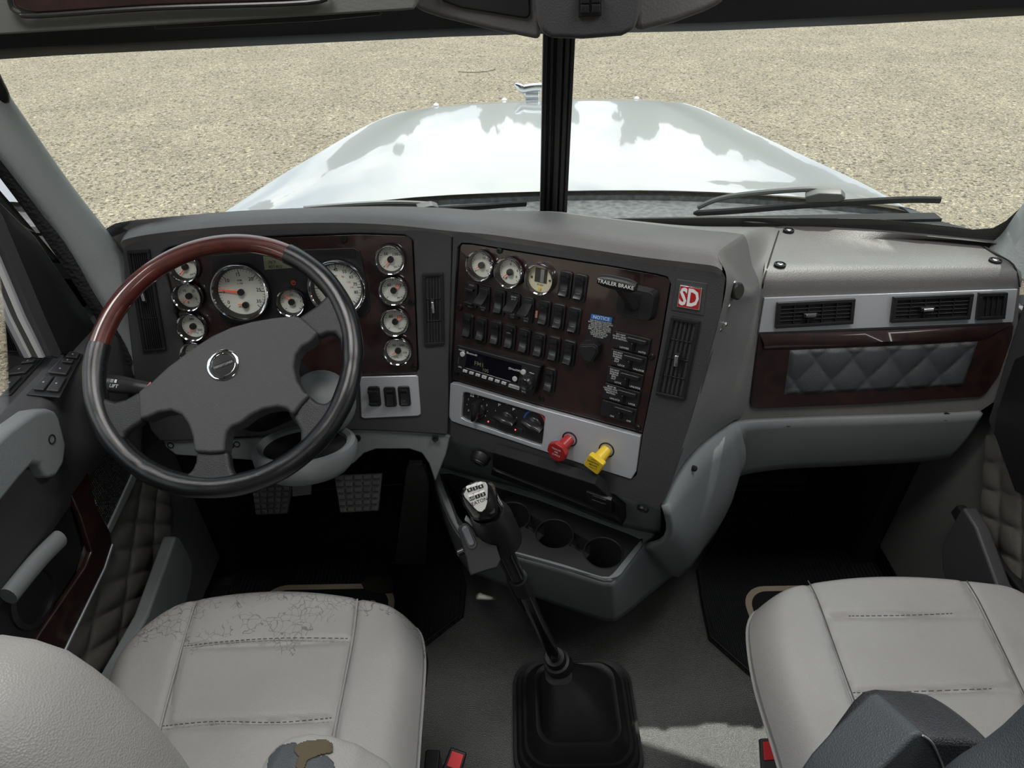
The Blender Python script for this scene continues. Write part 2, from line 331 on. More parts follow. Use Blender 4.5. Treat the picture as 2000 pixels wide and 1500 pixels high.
make_text(['P','500','OIL','LOAD','LIFT','PANEL','TRAILER BRAKE','SD','NOTICE','OFF','ACC','SET/','CST','ENG','BRK','BRM/','DELAY','WIPER','WASH','MARK','INT','DOME','HAZ','MRK','FOG','LIGHT','AUX','LAMPS','ATC','CTRL','SPOT','REAR','AUTO','AUTO HEAT','PARK','LOWER','LOCK','UNLOCK','ON','DO NOT','WHEN VEHICLE','IS IN MOTION','ENGAGE','DURING','SPIN','OUT','MUST BE','LOCKED WHEN','VEHICLE IS IN','MOTION','Bluetooth','FM1','105','(SiriusXM)','WX','POWER','OUTLET','EATON','LO','HI','R','N','0','5','10','15','20','25','30','35','45','55','65','75','85','70','90','110','130','RPM','x 100','km/h','MPH','50','100','150','200','250','300','330','psi','F','E','1/2','DEF','76°F','437,412','OFF SIDE','1','2','3','4','6','7','8','SEEK','MENU','WEATHER','VOL','PUSH','FREIGHTLINER','TRAILER','AIR','SUPPLY','PARKING','BRAKE','60','120','THIS VEHICLE IS EQUIPPED','WITH A BATTERY DISCHARGE','PROTECTION SYSTEM.','IF THE BATTERY VOLTAGE','DROPS BELOW THE PRESET','LIMIT, AUXILIARY CIRCUITS','WILL BE DISABLED.','THE ENGINE MUST BE','STARTED TO RESET','THE SYSTEM.','RELEASE','PULL TO','APPLY','°F'])
# ================================================================ THE GROUND AND THE SHELL
bm=BM(); Q=60
grid(bm,[[(x*200-100 if False else -80+160*x/8,-60+140*y/8,-1.25) for x in range(9)] for y in range(9)])
mk('ground',bm,M_gravel,kind='structure',label='pale tan crushed gravel yard seen through the windshield',cat='ground',smooth=False)
CX=.10                                            # centreline of the cab
XL,XR=-.83,1.03                                   # inner faces of the doors
bm=BM(); box3(bm,XL-.09,XR+.09,-1.6,1.75,-.06,0); mk('floor',bm,M_carpet,kind='structure',label='dark grained cab floor covering between the seats',cat='floor')
bm=BM(); box3(bm,XL-.09,XR+.09,1.62,1.66,0,.93); mk('wall_front',bm,M_under,kind='structure',label='black firewall behind the pedals',cat='wall')
bm=BM(); box3(bm,XL-.05,XR+.05,-1.64,-1.6,0,2.15); mk('wall_back',bm,M_roof,kind='structure',label='pale back wall of the sleeper',cat='wall')
bm=BM(); box3(bm,XL-.10,XR+.14,-1.6,1.30,2.10,2.15); mk('ceiling',bm,M_roof,kind='structure',label='pale cab ceiling',cat='ceiling')
PL0=Vector((CX,1.55,.955)); PTC=Vector((CX,1.40,1.42))
LB=onX(236,505,-.77); RB=onX(1945,462,1.0)
nL=(LB-PL0).cross(PTC-PL0).normalized(); nR=(RB-PL0).cross(PTC-PL0).normalized()
if nL.y>0: nL=-nL
if nR.y>0: nR=-nR
WL=Fr(PL0,nL); WR=Fr(PL0,nR)
def pane(fr,name,side,label):
    upv=(PTC-PL0).normalized(); a=PL0-upv*.05; b=PL0+upv*.62
    s_=(LB if side<0 else RB); e=(s_-PL0)*1.06
    bm=BM(); top=e*.93
    prism(bm,[a,a+e,b+top,b],[p-fr.N*.006 for p in (a,a+e,b+top,b)])
    return mk(name,bm,M_glass,kind='structure',label=label,cat='window',smooth=False)
def basept(x,up=0,c=.03):                        # foot of the glass at x
    o=LB if x<CX else RB; t=(x-CX)/(o.x-CX); p=PL0.lerp(o,t); return Vector((x,p.y-c,p.z+up))
bm=BM(); xs=[-.92,-.7,-.4,-.1,.1,.3,.6,.9,1.12]
us_=[1040,1080,1150,1240,1380,1520,1650,1750,1850,1950,1990]; up_=[WR.px(u,437+max(0,u-1750)*.13,.0015) for u in us_]
grid(bm,[up_,[basept(p.x,-.05,.03) for p in up_]]); grid(bm,[up_,[basept(p.x,-.03,.004) for p in up_]])
grid(bm,[[basept(x,-.002,.004) for x in xs],[basept(x,-.03,.004) for x in xs],[Vector((x,1.63,.92)) for x in xs]]); mk('cowl_sun_block',bm,M_blk2,bpy.data.objects['wall_front'],smooth=False)  # strips added below the glass to block sun leaking under the dash
w1=pane(WL,'window_1',-1,'left windshield pane in front of the steering wheel')
w2=pane(WR,'window_2',1,'right windshield pane above the glove compartment')
# black dotted frit along lower edges
def strip(bm,fr,pa,pb,c): prism(bm,[fr.px(*p,c) for p in pa+pb[::-1]],[fr.px(*p,c-.0008) for p in pa+pb[::-1]])
bm=BM(); strip(bm,WR,[(1107,428),(1400,424),(1700,426),(1850,440)],[(1107,445),(1400,445),(1700,450),(1850,470)],.002)
strip(bm,WR,[(1850,440),(1900,447),(1940,444),(1965,430),(2000,398),(2060,330)],[(1850,480),(1900,490),(1950,480),(1990,450),(2040,400),(2100,330)],.002)
mk('frit_band',bm,M_frit,w2,smooth=False)
bm=BM(); strip(bm,WL,[(700,432),(900,430),(1055,424)],[(700,445),(900,445),(1055,442)],.002)
mk('frit_band',bm,M_frit,w1,smooth=False)
# centre post
bm=BM()
def postx(v,k): return [1054+(1060-1054)*(438-v)/360,1105+(1122-1105)*(438-v)/360][k]
for (f0,f1,c0,c1) in ((0,1,-.01,.012),(.0,.16,.012,.020),(.22,.34,.012,.026),(.42,.60,.012,.034),(.66,.80,.012,.028),(.86,1,.012,.018)):
    fr=Fr(PL0,Vector((0,-(PTC-PL0).z,(PTC-PL0).y)))
    pts=[]
    for v,f in ((470,f0),(470,f1),(20,f1),(20,f0)):
        pts.append((postx(v,0)+(postx(v,1)-postx(v,0))*f,v))
    pxprism(bm,fr,pts,c0,c1)
mk('trim_1',bm,M_black,bevel=.002,kind='structure',label='black ribbed rubber centre post dividing the windshield',cat='trim')
# A pillars
pR=[(-240,-150),(1.7,200),(121,367),(236,512),(246,575),(262,690)]
pS=[(-300,-90),(0,298),(125,464),(204,599),(232,655),(262,740)]
def pil(bm,a,b,f1,f2,n=6):
    A=cr([f1(*p) for p in a],n); B=cr([f2(*p) for p in b],n)
    rows=[]
    for k in range(7):
        t=k/6; bulge=math.sin(math.pi*t)*.018
        rows.append([x.lerp(y,t)+Vector((.9,-.3,0)).normalized()*bulge for x,y in zip(A,B)])
    grid(bm,rows)
bm=BM(); pil(bm,pR,pS,lambda u,v:WL.px(u,v,.01),lambda u,v:onX(u,v,-.80))
mk('trim_2',bm,M_lgray,solid=.02,kind='structure',label='pale grey vinyl driver side windshield pillar',cat='trim')
bm=BM()
a=cr([onX(u,v,-.80) for u,v in pS],6); b=cr([onX(u,v,-.815) for u,v in [(-310,-60),(0,340),(104,492),(166,585),(215,660),(255,755)]],6)
grid(bm,[a,[x.lerp(y,.5)+Vector((.008,0,.004)) for x,y in zip(a,b)],b]); 
mk('door_seal',bm,mat('grained_seal',(.035,.035,.037),.5,bump=1,bscale=150,btype='leather'),bpy.data.objects['trim_2'],solid=.012)
# right pillar
bm=BM()
A=[WR.px(2420,-160,.01),WR.px(2290,0,.01),WR.px(2150,180,.01),WR.px(2050,320,.01),WR.px(1990,400,.01),WR.px(1955,450,.01),WR.px(1925,475,.01)]
B=[onX(2560,-150,1.02),onX(2370,40,1.02),onX(2200,260,1.02),onX(2120,400,1.02),onX(2040,480,1.02),onX(2010,520,1.01),onX(1992,545,1.0)]
A=cr(A,6);B=cr(B,6); grid(bm,[A,[x.lerp(y,.5)+Vector((-.012,-.006,0)) for x,y in zip(A,B)],B])
mk('trim_3',bm,M_lgray,solid=.02,kind='structure',label='pale grey vinyl passenger side windshield pillar',cat='trim',soff=1)
# header over the windshield
bm=BM()
hl=[WL.px(-260,100,.004),WL.px(0,83,.004),WL.px(100,77,.004),WL.px(500,60,.004),WL.px(870,45,.004),Vector(WL.px(1058,40,.004))]
hr=[WR.px(1120,40,.004),WR.px(1390,33,.004),WR.px(1700,18,.004),WR.px(2000,0,.004),WR.px(2300,-25,.004)]
hh=hl+hr
def lift(p,dy,dz): return Vector((p.x,p.y+dy,p.z+dz))
grid(bm,[[lift(p,.05,.0) for p in hh],hh,[lift(p,-.025,.012) for p in hh],[lift(p,-.035,.04) for p in hh],[Vector((p.x,min(p.y-.03,1.12),2.11)) for p in hh]])
mk('wall_header',bm,M_black,solid=.02,kind='structure',label='black header strip along the top of the windshield',cat='header')
# ================================================================ DASHBOARD FRAMES
D=Fr(dep(560,600,1.3),tiltn(0,15)); D=Fr(D.o,D.N,D.px(763,505)-D.px(362,522)+(D.px(777,685)-D.px(383,690)))
C=Fr(D.px(885,600),tiltn(29,13)); C=Fr(C.o,C.N,C.px(1110.5,691)-C.px(912.5,638))
G=Fr(dep(1740,610,1.33),tiltn(0,14)); G=Fr(G.o,G.N,G.px(1985,563)-G.px(1490,580))
dash=thing('dashboard',(CX,1.2,.6),'wraparound charcoal dashboard spanning the cab under the windshield','dashboard')
# --- driver and centre face rings
def facering(fr,outer,hole,depth,name,cen,mats,N_=96):
    o=resamp([fr.uv(p) for p in outer],N_,fr.uv(cen)); i=resamp([fr.uv(p) for p in hole],N_,fr.uv(cen))
    bm=BM(); ring(bm,[fr.pt(a,b,0) for a,b in o],[fr.pt(a,b,0) for a,b in i],-fr.N*depth)
    return mk(name,bm,mats,dash,bevel=.004,seg=3)
Dout=[(238,480),(241,469),(300,458),(400,447),(500,440),(640,436),(760,440),(885,452),(880,600),(877,700),(874,850),(800,845),(700,840),(345,862),(300,862),(262,740),(246,600)]
Dhole=[(313,500),(318,488),(340,480),(450,467),(560,461),(700,456),(795,459),(807,470),(812,580),(818,735),(760,737),(690,740),(375,745),(350,640),(330,560)]
facering(D,Dout,Dhole,.035,'driver_bezel',(570,600),M_dash)
Cout=[(885,452),(1000,464),(1100,480),(1200,495),(1300,509),(1385,518),(1405,523),(1418,538),(1408,610),(1375,730),(1340,850),(1292,990),(1283,992),(1200,966),(1100,930),(1000,898),(925,872),(874,850),(877,700),(880,600)]
Chole=[(893,480),(897,474),(920,475),(1050,496),(1200,520),(1300,538),(1312,546),(1309,565),(1290,680),(1255,850),(1243,930),(1232,937),(1130,905),(1000,862),(882,824),(876,815),(879,742),(886,600)]
facering(C,Cout,Chole,.035,'centre_bezel',(1080,690),M_dash,120)
# solid backing behind both faces
bm=BM(); pxprism(bm,D,[p for p in Dhole],-.05,-.014); mk('bezel_backing',bm,M_blk2,dash,smooth=False)
bm=BM(); pxprism(bm,C,[p for p in Chole],-.05,-.014); mk('bezel_backing',bm,M_blk2,dash,smooth=False)
# rolled lip along the top and the top deck behind it
lipD=[(238,476),(250,467),(300,457),(400,446),(500,439),(640,435),(760,439),(880,451)]
lipC=[(960,458),(1050,471),(1150,486),(1250,501),(1350,513),(1395,519),(1412,528)]
front=cr([D.px(*p) for p in lipD]+[C.px(*p) for p in lipC],5)
bx=[-.80,-.79,-.73,-.60,-.47,-.30,-.16,0,.10,.20,.30,.38,.44,.50,.53]
def basept(x,up=0,c=.03):                        # foot of the glass at x
    o=LB if x<CX else RB; t=(x-CX)/(o.x-CX); p=PL0.lerp(o,t); return Vector((x,p.y-c,p.z+up))
back=cr([basept(x,.004,.012) for x in bx[:8]]+[WR.px(u,439,.006) for u in (1170,1230,1290,1345,1395,1440,1480)],5)
n1=len(front)
rows=[]
rows.append([p+Vector((0,.0,-.012))+(D.N if p.x<-.11 else C.N)*.002 for p in front])
rows.append([p+(D.N if p.x<-.11 else C.N)*.006+Vector((0,0,.001)) for p in front])
rows.append([p+Vector((0,.012,.0085)) for p in front])
rows.append([p+Vector((0,.035,.011)) for p in front])
for k in range(1,7):
    t=k/6; rows.append([(p+Vector((0,.035,.011))).lerp(q,t)+Vector((0,0,.035*math.sin(math.pi*t)*max(0,min(1,(.45-p.x)/.6)))) for p,q in zip(front,back)])
deckrows=rows
bm=BM(); grid(bm,rows)
mk('dash_top',bm,M_dashlit,dash,angle=60)
# flank of the centre hump: rolls from the hump top down to the passenger deck and the side wall
dk=lambda u,v:onP(u,v,Vector((.7,1.17,1.027)),Vector((0,.0,1)))
bm=BM()
hc=[r_[-1] for r_ in deckrows[3:]][::-1]
c0=[hc[0],hc[len(hc)//3],hc[2*len(hc)//3],hc[-1],C.px(1419,540,.001),C.px(1408,610,-.001),C.px(1375,730,-.001),C.px(1340,850,-.001),C.px(1291,988,-.001)]
c1=[WR.px(1515,439,.004),dk(1513,458),dk(1503,488),dk(1492,520),G.px(1488,552,.003),G.px(1484,590,.002),G.px(1470,720,.002),G.px(1455,800,.002),G.px(1432,822,.002)]
A=cr(c0,6); B=cr(c1,6); rows=[]
for k in range(15):
    t=k/14; e=t*t*(3-2*t); e=.5*t+.5*e; r_=[]
    for i,(a_,b_) in enumerate(zip(A,B)):
        up_=max(0,min(1,(30-i)/8)); p=a_.lerp(b_,t); p.z=p.z*(1-up_)+up_*(a_.z+(b_.z-a_.z)*(1-(1-e)**1.6))
        if i>28: p+=Vector((-.014,.018,0))*math.sin(math.pi*t)*min(1,(i-28)/8)
        r_.append(p)
    rows.append(r_)
flank_edge=[r_[-1].copy() for r_ in rows]
grid(bm,rows); mk('centre_side_wall',bm,M_dashlit,dash,angle=80)
# passenger deck and face
bm=BM()
us=[i/16 for i in range(17)]
def gl(u0,v0,u1,v1,fn): return [fn(u0+(u1-u0)*t,v0+(v1-v0)*t) for t in us]
bk=cr([WR.px(u,v,.004) for u,v in ((1503,439),(1620,441),(1740,447),(1850,457),(1945,467))],4)
rowsP=[bk,
 [p+Vector((0,-.02,.001)) for p in bk],
 gl(1510,462,1905,470,dk),gl(1502,490,1955,498,dk),gl(1494,512,1982,520,dk)]
r1=[ (a.lerp(b,.55)+Vector((0,-.002,.007))) for a,b in zip(rowsP[-1],gl(1487,548,1994,548,lambda u,v:G.px(u,v,.003)))]
rowsP+= [r1,gl(1487,548,1994,548,lambda u,v:G.px(u,v,.003)),gl(1485,566,1992,560,lambda u,v:G.px(u,v,.0)),gl(1474,700,1985,690,lambda u,v:G.px(u,v,-.001)),gl(1455,800,1950,780,lambda u,v:G.px(u,v,-.001)),gl(1436,822,1918,803,lambda u,v:G.px(u,v,-.003)),gl(1436,822,1918,803,lambda u,v:G.px(u,v,-.06))]
grid(bm,rowsP); mk('passenger_dash',bm,M_dashlit,dash,angle=75)
# seam of the deck cover, four screws in recesses
bm=BM(); tube(bm,cr([dk(1521,452)+Vector((0,0,.001)),dk(1512,480)+Vector((0,0,.001)),dk(1502,512)+Vector((0,0,.002)),G.px(1490,545,.006),G.px(1488,562,.003)],4),.0016,6)
mk('cover_seam',bm,M_blk2,dash); bm=BM()
tube(bm,cr([dk(1885,462)+Vector((0,0,.001)),dk(1935,492)+Vector((0,0,.001)),dk(1978,520)+Vector((0,0,.003)),G.px(1990,560,.003)],4),.0016,6)
mk('cover_seam',bm,M_blk2,dash)
for u,v in ((1540,452),(1864,461),(1523,519),(1943,511)):
    o=dk(u,v)+Vector((0,0,.0035)); nn=Vector((0,0,1))
    bm=BM(); lathe(bm,o,nn,[(.0115,-.003),(.0115,.001),(.009,.0015),(.009,-.001),(0,-.001)],20,0); lathe(bm,o,nn,[(.0062,-.001),(.0062,.0012),(.0045,.0022),(0,.0022)],14,1)
    tube(bm,[o+nn*.0023+Vector((-.004,0,0)),o+nn*.0023+Vector((.004,0,0))],.0007,4,0); tube(bm,[o+nn*.0023+Vector((0,-.004,0)),o+nn*.0023+Vector((0,.004,0))],.0007,4,0)
    mk('screw',bm,[M_blk2,M_metal],dash)
# defroster slots
def slot(px,fn):
    bm=BM(); q=[fn(*p) for p in px]; prism(bm,[p+Vector((0,0,.0045)) for p in q],[p-Vector((0,0,.01)) for p in q]); mk('defroster_slot',bm,M_blk2,dash,bevel=.001)
zf=lambda z:(lambda u,v:onZ(u,v,z))
slot([(1450,436),(1700,434),(1712,441),(1690,442),(1470,439)],dk)
slot([(1770,437),(1822,438),(1835,443),(1785,441)],dk)
# ---------------------------------------------------------------- reusable dash parts
def frame_at(fr,u,v,c=0): return fr.px(u,v,c)
def screw(fr,u,v,parent,c=.001,r=.0062):
    o=fr.px(u,v,c); bm=BM()
    lathe(bm,o,fr.N,[(r,-.002),(r,.0012),(r*.8,.0028),(r*.42,.003),(r*.42,.0012),(0,.0012)],18,0)
    lathe(bm,o,fr.N,[(r*.42,.0014),(0,.0014)],8,1)
    mk('screw',bm,[mat('screw_black',(.03,.03,.03),.3,metal=.6),M_blk2],parent)
def gauge(fr,u,v,r,parent,needle,nums,name='gauge',c=0,style='small',mid=None):
    o=fr.px(u,v,c); U,V,Nn=fr.U,fr.V,fr.N
    bm=BM(); lathe(bm,o,Nn,[(r*.98,-.004),(r,.003),(r*.985,.0065),(r*.95,.0085),(r*.91,.008),(r*.88,.005)],48,0)
    lathe(bm,o,Nn,[(r*.88,.005),(r*.80,-.006),(r*.79,-.0075)],48,1)
    g=mk(name,bm,[M_chrome,M_black],parent)
    bm=BM(); rd=r*(.80 if style!='big' else .86)
    lathe(bm,o,Nn,[(rd,-.0072),(0,-.0072)],48,0)
    P=lambda ang,rad,cc=-.0068:o+(U*math.cos(R(ang))+V*math.sin(R(ang)))*rad+Nn*cc
    nt_={'small':21,'big':37}.get(style,13)
    for k in range(nt_):
        a=225-270*k/(nt_-1); maj=(k%(5 if style=='small' else 6)==0); L_=rd*(.16 if maj else .09); wd=rd*(.022 if maj else .012)*(1 if style=='small' else .6)
        d=(U*math.cos(R(a))+V*math.sin(R(a))); tn_=Nn.cross(d)
        poly(bm,[P(a,rd*.93)+tn_*wd,P(a,rd*.93)-tn_*wd,P(a,rd*.93-L_)-tn_*wd,P(a,rd*.93-L_)+tn_*wd],1)
    def arc(a0,a1,r0,r1,mi,cc=-.0067,n=24):
        for k in range(n):
            x,y=a0+(a1-a0)*k/n,a0+(a1-a0)*(k+1)/n; poly(bm,[P(x,r0,cc),P(y,r0,cc),P(y,r1,cc),P(x,r1,cc)],mi)
    arc(-45,45 if style=='small' else 60,rd*.95,rd*.98,1)
    for (s_,ang,rad,sz,mi) in nums:
        text(bm,s_,P(ang,rd*rad),U,V,rd*sz,mi)
    mk('dial',bm,[M_dial,M_blk2,M_redp,M_dimwhite],g,smooth=False)
    bm=BM()
    for (ang,ln,cu,cv,sc) in needle:
        oc=o+U*cu*r+V*cv*r; d=(U*math.cos(R(ang))+V*math.sin(R(ang))); tn_=Nn.cross(d)
        prism(bm,[oc+tn_*rd*.045*sc+Nn*-.002,oc-tn_*rd*.045*sc+Nn*-.002,oc-tn_*rd*.018*sc+d*ln*rd+Nn*-.002,oc+tn_*rd*.018*sc+d*ln*rd+Nn*-.002],
              [oc+tn_*rd*.045*sc+Nn*-.0035,oc-tn_*rd*.045*sc+Nn*-.0035,oc-tn_*rd*.018*sc+d*ln*rd+Nn*-.0035,oc+tn_*rd*.018*sc+d*ln*rd+Nn*-.0035],0)
        hr=rd*(.27 if style=='small' else .16)*(sc if sc<1 else 1)
        if style=='big' and sc<1: hr=rd*.13
        lathe(bm,oc,Nn,[(hr,-.006),(hr,-.0012),(hr*.9,.0002),(0,.0002)],24,1)
    mk('needle',bm,[M_red,M_black],g)
    bm=BM(); lathe(bm,o,Nn,[(r*.885,.0052),(0,.0052)],48,0); mk('gauge_glass',bm,M_lens,g)
    return g
def rocker(fr,u,v,parent,texts,top=None,w=.0255,h=.051,c=.0,kind='rocker'):
    o=fr.px(u,v,c); U,V,Nn=fr.U,fr.V,fr.N
    bm=BM(); rprism(bm,o,U,V,Nn,w,h,.005,-.003,.004,0,.97)
    b=mk('rocker_switch',bm,M_switch,parent,bevel=.001)
    if kind=='rocker':
        bm=BM(); n=12; pw=w*.66; ph=h*.80
        rows=[]
        for k in range(n+1):
            t=k/n; y=ph*(.5-t); z=.0042+.0042*(1 if t<.08 else 0)*0+ (.0062-.0058*math.sin(min(1,t/.92)*math.pi)**.8 if .02<t<.98 else .004)
            hw=pw/2*(1-max(0,abs(2*t-1)-.75)**2*4.5)
            rows.append([o+U*(hw*s_)+V*y+Nn*zz for s_,zz in ((-1,.002),(-1,z+.001),(-.82,z+.0028),(0,z+.0022),(.82,z+.0028),(1,z+.001),(1,.002))])
        grid(bm,rows); poly(bm,rows[0]); poly(bm,rows[-1][::-1])
        rb=mk('rocker',bm,M_switch,b,angle=50)
    elif kind=='lever':
        bm=BM(); P0=o+V*.004
        rows=[]
        for (dv,dn,hw,th) in ((.004,.004,.009,.006),(.0,.010,.0095,.0055),(-.004,.018,.010,.004),(-.007,.026,.0105,.0028),(-.008,.030,.009,.0018)):
            cc=P0+V*dv+Nn*dn; rows.append([cc-U*hw+V*th,cc+U*hw+V*th,cc+U*hw-V*th,cc-U*hw-V*th])
        grid(bm,rows,closeu=True); poly(bm,rows[0]); poly(bm,rows[-1][::-1])
        rprism(bm,o,U,V,Nn,w*.72,h*.82,.002,.003,.0052)
        mk('rocker',bm,M_switch,b,bevel=.0012)
    elif kind=='slide':
        bm=BM()
        for dy in (.0135,-.0135):
            obox(bm,o+V*dy-U*.002,U,V,Nn,.018,.0055,.003,.013)
        mk('rocker',bm,M_switch,b,bevel=.0012)
    if texts:
        bm=BM()
        for s_,dy,sz in texts: text(bm,s_,o+V*(h*dy)+Nn*(.0088 if kind=='rocker' else .0055),U,V,sz)
        mk('switch_marking',bm,M_dimwhite,b,smooth=False)
    return b
def vent(fr,px,parent,vert,cross,tab=None,mats=None,r_in=.12,name='air_vent',rim=.006):
    q=Quad(fr,px); sx,sy=rim/q.w,rim/q.h
    bm=BM()
    qbox(bm,q,0,1,0,sy,-.004,.004); qbox(bm,q,0,1,1-sy,1,-.004,.004); qbox(bm,q,0,sx,sy,1-sy,-.004,.004); qbox(bm,q,1-sx,1,sy,1-sy,-.004,.004)
    qbox(bm,q,sx*.5,1-sx*.5,sy*.5,1-sy*.5,-.006,-.002,1)
    for k in range(vert):
        t=(k+1)/(vert+1); x=sx+(1-2*sx)*t; d=.0011/q.w; qbox(bm,q,x-d,x+d,sy,1-sy,-.003,.0025)
    for k in range(cross):
        t=(k+1)/(cross+1); y=sy+(1-2*sy)*t; d=.0011/q.h; qbox(bm,q,sx,1-sx,y-d,y+d,-.003,.0018)
    v_=mk(name,bm,[M_black,M_blk2],parent,bevel=.0006,seg=1)
    if tab:
        bm=BM(); U,V=q.axes(); o=q(tab[0],tab[1],.002); obox(bm,o,U,V,fr.N,tab[2],tab[3],0,.008,0); obox(bm,o,U,V,fr.N,tab[2]*.75,tab[3]*.75,.008,.011,1)
        mk('vent_tab',bm,[M_black,M_chrome],v_,bevel=.001)
    return v_
# ================================================================ INSTRUMENT PANEL (driver)
ip=thing('instrument_panel',D.px(560,740),'dark burl wood gauge panel with white dials behind the steering wheel','instrument panel')
bm=BM(); pxprism(bm,D,[(316,500),(319,490),(342,482),(450,469),(560,463),(700,458),(794,461),(805,470),(810,580),(816,734),(690,738),(375,743),(352,640),(332,560)],-.013,-.005)
mk('wood_fascia',bm,M_wood,ip,bevel=.002)
bm=BM(); pxprism(bm,D,[(412,500),(430,497),(560,489),(690,484),(702,490),(709,520),(722,590),(722,608),(712,618),(600,626),(450,633),(432,626),(420,600),(413,550)],-.005,-.0015); mk('gauge_cluster_plate',bm,M_black,ip,bevel=.002)
bm=BM(); pxprism(bm,D,[(428,505),(498,499),(500,513),(430,519)],-.0015,-.0005); mk('warning_lamp_strip',bm,M_switch,ip,smooth=False); bm=BM(); pxprism(bm,D,[(620,494),(693,487),(695,503),(621,510)],-.0015,-.0005); mk('warning_lamp_strip',bm,M_switch,ip,smooth=False)
bm=BM(); pxprism(bm,D,[(514,500),(572,496),(574,523),(517,527)],-.0015,.0005,0)
o=D.px(538,512,.001); text(bm,'76°F',D.px(532,512,.001),D.U,D.V,.008,1); text(bm,'437,412',D.px(538,521,.001),D.U,D.V,.008,1); mk('odometer_display',bm,[M_lcd,M_blk2],ip,smooth=False)
bm=BM(); oo=D.px(573,552,0); lathe(bm,oo,D.N,[(.0045,0),(.0045,.0008),(.0035,.0008),(.0035,0)],16,0); text(bm,'P',oo+D.N*.001,D.U,D.V,.006,0) if 'P' in _T else None; mk('brake_warning_lamp',bm,M_redp,ip,smooth=False)
small=lambda a,b:[(a,130,.56,.34,1),(b,45,.54,.34,1),('psi',-62,.72,.24,1)]
gauge(D,362,521,.029,ip,[(232,.75,0,0,1)],small('50','100'),c=.005)
gauge(D,369.5,578,.029,ip,[(230,.75,0,0,1)],[('15',130,.55,.30,1),('25',45,.55,.30,1),('5',-30,.6,.3,1),('0',250,.62,.28,1)],c=.005)
gauge(D,377.5,637,.029,ip,[(232,.75,0,0,1)],[('300',95,.6,.28,1),('500' if '500' in _T else '250',-40,.6,.28,1),('°F',-75,.7,.24,1)],c=.005)
gauge(D,384,692,.029,ip,[(232,.75,0,0,1)],[('300',85,.6,.28,1)],c=.005)
gauge(D,763,506.5,.029,ip,[(228,.75,0,0,1)],small('50','100'),c=.005)
gauge(D,769,567,.029,ip,[(40,.75,0,0,1)],small('60','120'),c=.005)
gauge(D,772,628,.029,ip,[(38,.75,0,0,1)],small('60','120'),c=.005)
gauge(D,777.5,684.5,.029,ip,[(212,.62,0,0,1)],[('50',125,.55,.28,1),('100',50,.55,.28,1),('150',-25,.6,.26,1),('OIL' if 'OIL' in _T else 'LO',250,.68,.3,1)],c=.005)
big=[('0',215,.72,.2,1),('5',178,.70,.2,1),('10',137,.68,.2,1),('15',92,.70,.2,1),('20',48,.68,.2,1),('25',5,.70,.2,1),('30',-33,.74,.2,1),('RPM',90,.46,.10,1),('x 100',90,.34,.10,1)]
gg=gauge(D,472,570,.0565,ip,[(172,.86,0,0,.8),(172,.30,.08,-.45,.7)],big,style='big',name='gauge',c=.0075)
gauge(D,570.5,589,.0285,ip,[(128,.8,0,0,1)],[('1/2',90,.6,.26,1),('E',182,.75,.22,2),('F',0,.75,.22,1),('DEF',-70,.45,.2,3)],c=.0075)
spd=[('25',155,.7,.2,1),('35',120,.7,.2,1),('45',90,.72,.17,1),('55',62,.72,.17,1),('65',36,.72,.17,1),('75',10,.72,.17,1),('85',-16,.74,.17,1),('70',92,.48,.10,2),('90',60,.5,.10,2),('110',25,.5,.10,2),('130',0,.55,.10,2)]
gauge(D,660,562,.0565,ip,[(225,.86,0,0,.8)],spd,style='big',c=.0075)
for u,v in ((671,468),(341,608),(803,591),(809,718)): screw(D,u,v,ip,-.003)
vent(D.off(.001),[(249,490),(293,487),(326,684),(281,688)],dash,7,2,(.48,.42,.009,.03))
vent(D.off(.001),[(825,534),(866,532),(868,672),(829,675)],dash,4,2,(.5,.45,.007,.03))
# silver switch plate
sp=thing('switch_plate',D.px(765,815),'small silver plate with three black switches right of the steering wheel','switch panel')
bm=BM(); p=[(703,738),(708,735),(813,732),(817,735),(822,800),(822,808),(817,811),(712,816),(706,813)]; pxprism(bm,D,p,-.002,.0045); mk('plate',bm,M_silver,sp,bevel=.002)
rocker(D,732.5,772,sp,[('PANEL',.30,.006)],kind='slide',c=.0045,w=.025,h=.045)
rocker(D,763,773,sp,[('SPOT',-.22,.0042),('LIGHT',-.32,.0042)],c=.0045,w=.025,h=.045)
rocker(D,790.5,771.5,sp,[('AUTO',-.2,.0042),('REAR',-.30,.0042)],c=.0045,w=.025,h=.045)
# ================================================================ CENTRE CONTROL PANEL
cp=thing('control_panel',C.px(1080,820),'dark burl wood centre panel full of rocker switches facing the driver','control panel')
bm=BM(); pxprism(bm,C,[(896,484),(899,477),(920,478),(1050,499),(1200,523),(1298,541),(1309,549),(1306,565),(1287,680),(1254,847),(1060,795),(881,742),(888,600)],-.013,-.004)
mk('wood_fascia',bm,M_wood,cp,bevel=.0015)
zp=lambda x,y:(860+x*.29995,450+y*.3)
gauge(C,941,518,.0288,cp,[(215,.7,0,0,1)],[('10',80,.6,.26,1),('15',-40,.6,.26,1)],c=.005)
gauge(C,996.5,531.5,.0288,cp,[(222,.75,0,0,1)],[('4',95,.62,.28,1),('0',240,.68,.28,1),('6',20,.62,.28,1),('8',-30,.62,.28,1)],c=.005)
